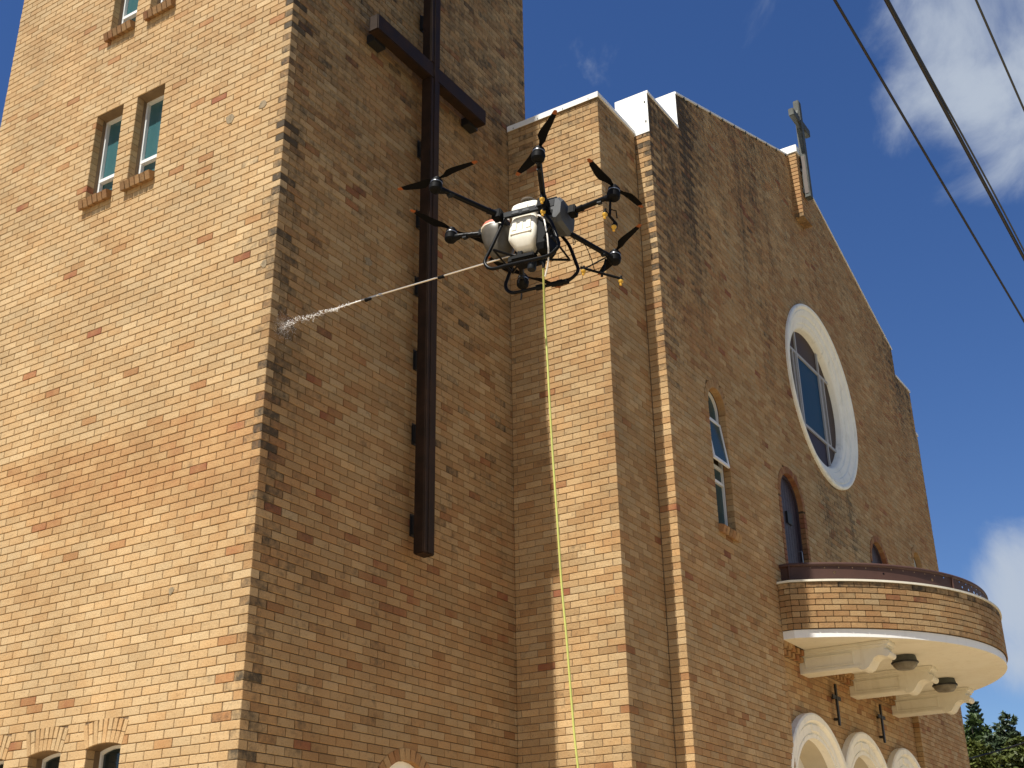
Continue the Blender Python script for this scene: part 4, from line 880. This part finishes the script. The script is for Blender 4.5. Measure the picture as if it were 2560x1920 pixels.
# arms and rotors
MOT = dict(A=(-.803, -.504), B=(-.769, .58), C=(-.057, .833), F=(.878, .525), E=(.827, -.524), D=(-.074, -.909))
ROOT = dict(A=(-.20, -.26), B=(-.21, .23), C=(.0, .52), F=(.20, .22), E=(.20, -.25), D=(.0, -.47))
TIPS = dict(A=((-1.184, -.861), (-.53, -.134)), B=((-.76, 1.021), (-.841, .115)), C=((-.453, 1.074), (.34, .60)), D=((-.502, -.842), (.30, -1.03)), E=((.535, -.913), (1.15, -.20)), F=((.46, .74), (1.22, .27)))
def blade(mx, my, tx, ty, seed):
    d = Vector((tx-mx, ty-my, 0)); L = d.length; L = max(.40, min(.50, L)); d.normalize(); pn = Vector((-d.y, d.x, 0)); rg = random.Random(seed)
    b = DB(); st = ((.02, .030, .0), (.05, .034, .0), (.10, .060, .0), (.16, .088, -.02), (.22, .086, -.02), (.30, .072, -.012), (.36, .058, -.006), (L-.055, .046, 0.0), (L-.05, .045, 0), (L-.004, .032, .0), (L, .022, .0)); sec = []
    for s, w, o in st:
        tw = math.radians(17-26*s/L*.6); c = d*s+pn*o; up = .082+.03*s
        a = pn*math.cos(tw)*w/2; h = math.sin(tw)*w/2
        sec.append([(mx+c.x+a.x, my+c.y+a.y, up+h), (mx+c.x, my+c.y, up+.005), (mx+c.x-a.x, my+c.y-a.y, up-h), (mx+c.x, my+c.y, up-.002)])
    b.loft(sec[:9], 0); b.loft(sec[8:], 1); return b.build('propeller_blade', ['carbon', 'orange'])
for k, (mx, my) in MOT.items():
    rx, ry = ROOT[k]; d = Vector((mx-rx, my-ry, 0)); L = d.length; d.normalize(); pt = lambda s, u=0.: (rx+d.x*s, ry+d.y*s, u)
    b = DB(); b.tube([pt(0, -.02), pt(L-.05, -.012)], .026, 10); b.tube([pt(.0, -.02), pt(.09, -.02)], .030, 10); b.tube([pt(.085, -.02), pt(.105, -.02)], .033, 10)
    b.tube([pt(L*.30, .004), pt(L*.62, .008)], .006, 6)
    arm = b.build('arm', 'blacktube', drone)
    b = DB(); b.tube([pt(L-.19, -.014), pt(L-.13, -.013)], .026, 10); b.box((mx-d.x*.15-.02, my-d.y*.15-.02, -.052), (mx-d.x*.15+.02, my-d.y*.15+.02, -.036)); o_ = b.build('arm_clamp', 'slate'); o_.parent = arm
    b = DB(); b.loft([ci(mx, my, .046, -.062), ci(mx, my, .060, -.045)], smooth=True); b.loft([ci(mx, my, .060, -.045), ci(mx, my, .064, .002)], smooth=True); b.loft([ci(mx, my, .064, .002), ci(mx, my, .050, .012)], smooth=True); b.loft([ci(mx, my, .050, .010), ci(mx, my, .056, .016)], smooth=True); b.loft([ci(mx, my, .056, .016), ci(mx, my, .056, .058)], smooth=True); b.loft([ci(mx, my, .056, .058), ci(mx, my, .046, .068)], smooth=True)
    b.tube([pt(L-.09, -.02), pt(L-.01, -.03)], [.026, .045], 10)
    mo = b.build('motor', 'black', drone)
    b = DB(); b.loft([ci(mx, my, .0562, .026), ci(mx, my, .0575, .028), ci(mx, my, .0575, .034), ci(mx, my, .0562, .036)], smooth=True); o_ = b.build('motor_band', 'silver'); o_.parent = mo
    b = DB(); b.loft([ci(mx, my, .034, .066), ci(mx, my, .036, .085), ci(mx, my, .028, .096)], smooth=True); o_ = b.build('hub', 'black'); o_.parent = mo
    for j, tp in enumerate(TIPS[k]): o_ = blade(mx, my, *tp, 300+j); o_.parent = mo
# landing gear
for s in (-1, 1):
    b = DB(); R_ = .205*s
    b.tube(rounded([(.165*s, .17, -.05), (.19*s, .25, -.35), (R_, .315, -.56), (R_, .235, -.655), (R_, -.38, -.655), (R_, -.475, -.57), (.19*s, -.35, -.24), (.165*s, -.215, -.05)], .075, 6), .0165, 10)
    sk = b.build('landing_skid', 'blacktube', drone)
    b = DB()
    if s > 0: b.tube([(R_, -.04, -.655), (R_, -.12, -.655)], .028, 10); b.tube([(R_, -.20, -.655), (R_, -.37, -.655)], .026, 8); b.tube([(R_, -.26, -.655), (R_, -.31, -.655)], .031, 8)
    else:
        for j in range(13): b.tube([(R_, .09-.017*j, -.655), (R_, .082-.017*j, -.655)], .0205, 8)
    o_ = b.build('skid_grip', 'black'); o_.parent = sk
b = DB(); b.tube([(-.195, .235, -.42), (.195, .235, -.42)], .010, 8); b.tube([(-.195, -.37, -.42), (.195, -.37, -.42)], .010, 8); b.tube([(-.195, .235, -.42), (0, 0, -.46)], .012, 8); b.tube([(-.19, -.345, -.30), (0, -.10, -.46)], .012, 8); b.tube([(.195, -.37, -.42), (0, -.05, -.47)], .012, 8); b.tube([(.195, .235, -.42), (0, .05, -.47)], .012, 8)
b.build('gear_brace', 'blacktube', drone)
b = DB(); b.box((-.09, -.14, -.50), (.09, .10, -.452), bev=.008); b.box((-.03, .06, -.47), (.03, .17, -.40), bev=.006); b.box((-.07, .0, -.45), (-.045, .05, -.40), bev=.004); b.build('pump_mount', 'black', drone)
b = DB(); b.loft([ci(.0, -.085, .040, -.50), ci(.0, -.085, .042, -.52), ci(.0, -.085, .042, -.585), ci(.0, -.085, .036, -.60)], smooth=True); b.build('pump', 'slate', drone)
# lance
b = DB(); b.tube([(0, .10, -.372), (0, 1.80, -.488)], .0085, 8); lance = b.build('spray_lance', 'steel', drone)
b = DB(); b.tube([(0, .885, -.432), (0, .95, -.436)], [.018, .014], 8); o_ = b.build('lance_sleeve', 'black'); o_.parent = lance
b = DB(); b.tube([(0, 1.72, -.497), (0, 1.79, -.50)], [.013, .022], 8); o_ = b.build('lance_sleeve', 'black'); o_.parent = lance
b = DB(); b.tube([(0, 1.66, -.480), (0, 1.84, -.492)], [.012, .009], 8); b.tube([(0, 1.60, -.476), (0, 1.63, -.478)], .016, 8); o_ = b.build('lance_tip', 'silver'); o_.parent = lance
# white feed tube, connector
b = DB(); b.tube(rounded([(-.13, -.15, -.085), (-.155, -.185, -.10), (-.16, -.25, -.15), (-.155, -.305, -.36), (-.11, -.31, -.52), (-.05, -.285, -.62), (-.012, -.245, -.72)], .08, 5), .0075, 8); b.build('feed_tube', 'whitehose', drone)
b = DB(); b.tube([(0, -.205, -.44), (0, -.205, -.52)], [.016, .024], 8); b.tube([(0, -.205, -.52), (0, -.21, -.61)], [.024, .013], 8); b.build('hose_coupling', 'black', drone)
# nozzles on the arms
def nozzle(r, f, u):
    b = DB(); b.tube([(r, f, u+.05), (r, f, u)], .012, 8); b.tube([(r, f, u+.012), (r, f, u-.006)], .022, 10); o = b.build('nozzle_body', 'black', drone)
    b = DB(); b.loft([ci(r, f, .024, u-.004, 12), ci(r, f, .024, u-.022, 12), ci(r, f, .014, u-.030, 12), ci(r, f, .012, u-.055, 12)], smooth=True); c = b.build('nozzle_cap', 'yellow'); c.parent = o
b = DB()
b.tube([(-.074, -.88, -.07), (-.06, -.88, -.24)], .012, 8); b.tube([(-.12, -.86, -.22), (.03, -.91, -.27)], .012, 8); b.tube([(.03, -.91, -.27), (.05, -.90, -.31)], .010, 8); b.tube([(-.06, -.88, -.16), (.0, -.91, -.14), (.01, -.92, -.22)], .006, 6)
b.build('nozzle_boom', 'black', drone); nozzle(-.12, -.86, -.245); nozzle(.0, -.90, -.31)
b = DB(); b.tube([(.76, -.46, -.05), (.74, -.44, -.26)], .012, 8); b.tube([(.73, -.47, -.05), (.60, -.30, -.24)], .008, 8); b.tube([(.58, -.28, -.22), (.80, -.62, -.29)], .013, 8); b.tube(rounded([(.42, -.38, -.05), (.55, -.40, -.14), (.66, -.40, -.24)], .08, 5), .004, 6)
b.build('nozzle_boom', 'black', drone); nozzle(.60, -.31, -.25); nozzle(.80, -.62, -.31)
b = DB(); b.tube([(-.36, -.32, -.03), (-.36, -.32, -.10)], .014, 8); b.tube([(-.30, -.32, -.04), (-.26, -.30, -.16)], .014, 8); b.tube([(-.36, -.34, -.09), (-.24, -.27, -.12)], .010, 8); b.build('nozzle_boom', 'black', drone); nozzle(-.36, -.33, -.10); nozzle(-.245, -.285, -.145)
b = DB(); b.tube([(.878, .525, -.085), (.878, .525, -.22)], .007, 6); b.build('antenna', 'black', drone)
b = DB(); b.tube(rounded([(.10, -.40, -.17), (.16, -.44, -.26), (.22, -.38, -.24), (.33, -.31, -.06)], .05, 4), .004, 6); b.build('cable', 'black', drone)

# supply hose hanging from the drone to the ground
hp = [dloc((0, -.207, -.60)), Vector((.515, -2.955, 6.87)), Vector((.528, -2.962, 6.45)), Vector((.521, -2.975, 6.07)), Vector((.537, -2.98, 5.6)), Vector((.541, -3.005, 4.95)), Vector((.562, -3.015, 4.4)), Vector((.566, -3.045, 3.92)), Vector((.588, -3.06, 3.4)), Vector((.60, -3.09, 2.91)), Vector((.66, -3.2, 1.6)), Vector((.85, -3.5, .45)), Vector((1.35, -4.3, .05)), Vector((2.6, -6.0, .012)), Vector((4.2, -9.5, .012))]
def spline(P_, n=8):
    out_ = []
    for i in range(len(P_)-1):
        p0, p1, p2, p3 = P_[max(i-1, 0)], P_[i], P_[i+1], P_[min(i+2, len(P_)-1)]
        for k in range(n):
            t = k/n; out_.append(.5*((2*p1)+(p2-p0)*t+(2*p0-5*p1+4*p2-p3)*t*t+(3*p1-p0-3*p2+p3)*t**3))
    return out_+[P_[-1]]
b = MB(); b.tube(spline(hp, 8), .0098, 8); tag(b.build('water_hose', 'hose'), 'thin yellow-green hose hanging from the drone to the ground', 'hose')

# water jet from the lance to the wall
rg = random.Random(61); tip = dloc((0, 1.84, -.492)); hit = Vector((.158, -.004, 7.503)); ax = hit-tip; JL = ax.length; axn = ax.normalized(); s1 = axn.cross(Vector((0, 0, 1))).normalized(); s2 = axn.cross(s1)
OCT = [(1, 0, 0), (-1, 0, 0), (0, 1, 0), (0, -1, 0), (0, 0, 1), (0, 0, -1)]; OF = [(0, 2, 4), (2, 1, 4), (1, 3, 4), (3, 0, 4), (2, 0, 5), (1, 2, 5), (3, 1, 5), (0, 3, 5)]
b = MB()
def drop(c, r, st=1.): b.add([c+(axn*(q[0]*st)+s1*q[1]+s2*q[2])*r for q in OCT], OF)
wob = lambda s: s1*(.012*math.sin(s*23)+.008*math.sin(s*61+1))*(s/JL)+s2*(.012*math.sin(s*19+2)+.008*math.sin(s*47))*(s/JL)
core = [tip+axn*(JL*.42*k/10) for k in range(11)]; b.tube(core, [.0065, .0065, .006, .0055, .005, .0045, .004, .0035, .0025, .002, .001], 6)
for i in range(520):
    s = JL*(rg.random()**.75)*.97; f_ = s/JL
    sp_ = .004+.020*f_; c = tip+axn*s+wob(s)+s1*rg.gauss(0, sp_)+s2*rg.gauss(0, sp_)
    drop(c, rg.uniform(.0013, .0035)*(1+.3*(1-f_)), rg.uniform(1, 2.6))
for i in range(30):                                  # ragged ligaments
    s = JL*rg.uniform(.3, .93); c = tip+axn*s+wob(s); drop(c+s1*rg.gauss(0, .012)+s2*rg.gauss(0, .012), rg.uniform(.0045, .0085), rg.uniform(1.2, 2.4))
for i in range(800):                                # mist where it strikes the bricks
    r_ = abs(rg.gauss(0, .085)); t = rg.uniform(0, 2*PI); c = hit+Vector((r_*math.cos(t), -rg.random()**2*.16-.003, r_*1.15*math.sin(t)-.03)); drop(c, rg.uniform(.0009, .0022))
tag(b.build('water_spray', 'water', fix=False), 'white water jet breaking into drops against the tower corner', 'water', kind='stuff')

# ------------------------------------------------------------------ overhead lines
def cable(name, pts, r, m, label, group=None, n=6):
    b = MB(); b.tube(pts, r, n); return tag(b.build(name, m), label, 'cable', group)
def street(y, z, amp=.0, ph=0., off=(0, 0)):
    out_ = []
    for k in range(181):
        x = -24+k*.5; out_.append((x, y+.014*(x-2)/8*0+off[0]*math.cos(ph+x*.8)+amp*math.cos(ph+x*1.9), z+.0011*(x-2)**2*.25+off[1]*math.sin(ph+x*.8)))
    return out_
cable('overhead_cable', street(-6.30, 8.0), .0115, 'wire', 'single thin black overhead cable, the one closest to the church')
tw = empty('twin_overhead_cable', (0, -6.62, 8.0)); tag(tw, 'thick bundled twin overhead cable, heavier than the wires beside it', 'cable')
b = MB(); b.tube(street(-6.62, 8.0, 0), .0165, 8); up_(b, 'main_strand', 'wire', tw)
b = MB(); b.tube(street(-6.642, 8.008, 0, .6, (.012, .012)), .0085, 6); up_(b, 'thin_strand', 'wire2', tw)
cable('overhead_cable', street(-7.18, 8.0), .0095, 'wire2', 'single thin grey overhead cable, the one furthest from the church')
a_, c_ = at(2405, 1904, 31), at(2640, 1834, 27)
cable('service_cable', [a_+(c_-a_)*(k/24)*1.6-(c_-a_)*.35+Vector((0, 0, .10*((k/24*1.6-.85)**2))) for k in range(25)], .017, 'wire', 'thin black service cable crossing in front of the trees')

# ------------------------------------------------------------------ trees
def leaves(b, c, rad, n, size, rg, mi=0, flat=1.):
    for _ in range(n):
        d = Vector((rg.gauss(0, 1), rg.gauss(0, 1), rg.gauss(0, 1))); d.normalize(); p = c+Vector((d.x*rad, d.y*rad, d.z*rad*flat))*rg.random()**.45
        a = Vector((rg.gauss(0, 1), rg.gauss(0, 1), rg.gauss(0, .7))).normalized(); t = a.cross(Vector((rg.gauss(0, 1), rg.gauss(0, 1), rg.gauss(0, 1)))).normalized(); s = size*rg.uniform(.6, 1.35)
        b.add([p-a*s, p+t*s*.36-a*s*.1, p+a*s, p-t*s*.36-a*s*.1], [(0, 1, 2, 3)], mi)
def broadleaf(name, label, base, clumps, m, seed, leafsize, n, trunk_r=.2):
    rg = random.Random(seed); e = empty(name, base); tag(e, label, 'tree'); base = Vector(base)
    cen = sum((Vector(c[0]) for c in clumps), Vector())/len(clumps)
    tb = MB(); fork = base.lerp(Vector((cen.x, cen.y, base.z)), .5)+Vector((0, 0, (cen.z-base.z)*.5)); tb.tube([base, base.lerp(fork, .5)+Vector((rg.gauss(0, .1), rg.gauss(0, .1), 0)), fork], [trunk_r, trunk_r*.8, trunk_r*.6], 8)
    for c, r in clumps: c = Vector(c); tb.tube([fork, fork.lerp(c, .55)+Vector((rg.gauss(0, .15), rg.gauss(0, .15), .1)), c+Vector((0, 0, r*.5))], [trunk_r*.45, trunk_r*.22, trunk_r*.06], 6)
    up_(tb, 'trunk', 'bark', e)
    lb = MB()
    for c, r in clumps:
        c = Vector(c); k = max(5, int(n*r))
        for _ in range(k):
            d = Vector((rg.gauss(0, 1), rg.gauss(0, 1), rg.gauss(0, 1))).normalized()*r*rg.uniform(.35, 1.0); leaves(lb, c+d, r*rg.uniform(.18, .34), 26, leafsize, rg)
    up_(lb, 'crown', m, e, fix=False)
def cl(x, y, D, r): return (tuple(at(x, y, D)), r)
def gp(x, D): p = at(x, 1900, D); return (p.x, p.y, 0)
# Norfolk pine
rg = random.Random(77); tipp = at(2431, 1758, 58); pe = empty('pine_tree', (tipp.x, tipp.y, 0)); tag(pe, 'tall dark conifer with tiered branches rising behind the church corner', 'tree')
b = MB(); b.tube([(tipp.x, tipp.y, 0), (tipp.x, tipp.y, tipp.z*.6), tuple(tipp)], [.22, .12, .015], 8); up_(b, 'trunk', 'bark', pe)
lb = MB(); z = tipp.z-.12; lvl = 0
while z > 4.0:
    L = min(.16+.155*(tipp.z-z)**1.05, 1.9); nbr = 6
    for k in range(nbr):
        a = 2*PI*(k+.5*(lvl % 2))/nbr+rg.gauss(0, .12); LL = L*rg.uniform(.85, 1.15); dv = Vector((math.cos(a), math.sin(a), 0)); pts = [Vector((tipp.x, tipp.y, z))+dv*LL*t+Vector((0, 0, LL*(.30*t+.38*t*t))) for t in (0, .3, .6, .85, 1)]
        lb.tube(pts, [.025, .05, .065, .07, .03], 5)
        pd = Vector((-dv.y, dv.x, 0))
        for t in (.35, .5, .65, .8, .92):
            q = pts[0]+dv*LL*t+Vector((0, 0, LL*(.30*t+.38*t*t)))
            for s in (-1, 1): l2 = (.34*LL*(1.05-t)+.10); lb.tube([q, q+(dv*.6+pd*s*.75)*l2*.6+Vector((0, 0, .18*l2)), q+(dv*.75+pd*s*.8)*l2+Vector((0, 0, .5*l2))], [.035, .055, .02], 4)
    z -= min(.16+.035*lvl, .42); lvl += 1
up_(lb, 'crown', 'pine', pe, fix=False)
broadleaf('leafy_tree', 'dense dark green tree at the foot of the conifer', gp(2440, 50), [cl(2432, 1842, 50, .72), cl(2446, 1866, 50, .8), cl(2468, 1866, 50, .55), cl(2422, 1872, 50, .7), cl(2458, 1890, 50, .8), cl(2425, 1905, 50, .9)], 'leafA', 401, .14, 42)
broadleaf('leafy_tree', 'loose airy tree with a round leafy knob on its tallest stem', gp(2510, 46), [cl(2523, 1803, 46, .30), cl(2527, 1832, 46, .20), cl(2500, 1836, 46, .42), cl(2492, 1852, 46, .42), cl(2508, 1862, 46, .45), cl(2540, 1858, 46, .40), cl(2484, 1872, 46, .45), cl(2520, 1880, 46, .5), cl(2500, 1900, 46, .5), cl(2545, 1850, 46, .25)], 'leafC', 402, .105, 34, .12)
broadleaf('leafy_tree', 'bright olive tree standing against the church corner behind the service cable', gp(2432, 38), [cl(2432, 1886, 38, .36), cl(2446, 1898, 38, .42), cl(2462, 1908, 38, .45), cl(2430, 1915, 38, .5), cl(2475, 1925, 38, .5), cl(2450, 1930, 38, .5)], 'leafB', 403, .12, 60)
broadleaf('leafy_tree', 'sunlit bushy tree with shaded underside on the side away from the church', gp(2560, 40), [cl(2552, 1876, 40, .42), cl(2538, 1892, 40, .42), cl(2565, 1885, 40, .5), cl(2545, 1915, 40, .55), cl(2575, 1905, 40, .6), cl(2525, 1925, 40, .5), cl(2560, 1940, 40, .8)], 'leafB', 404, .12, 60)
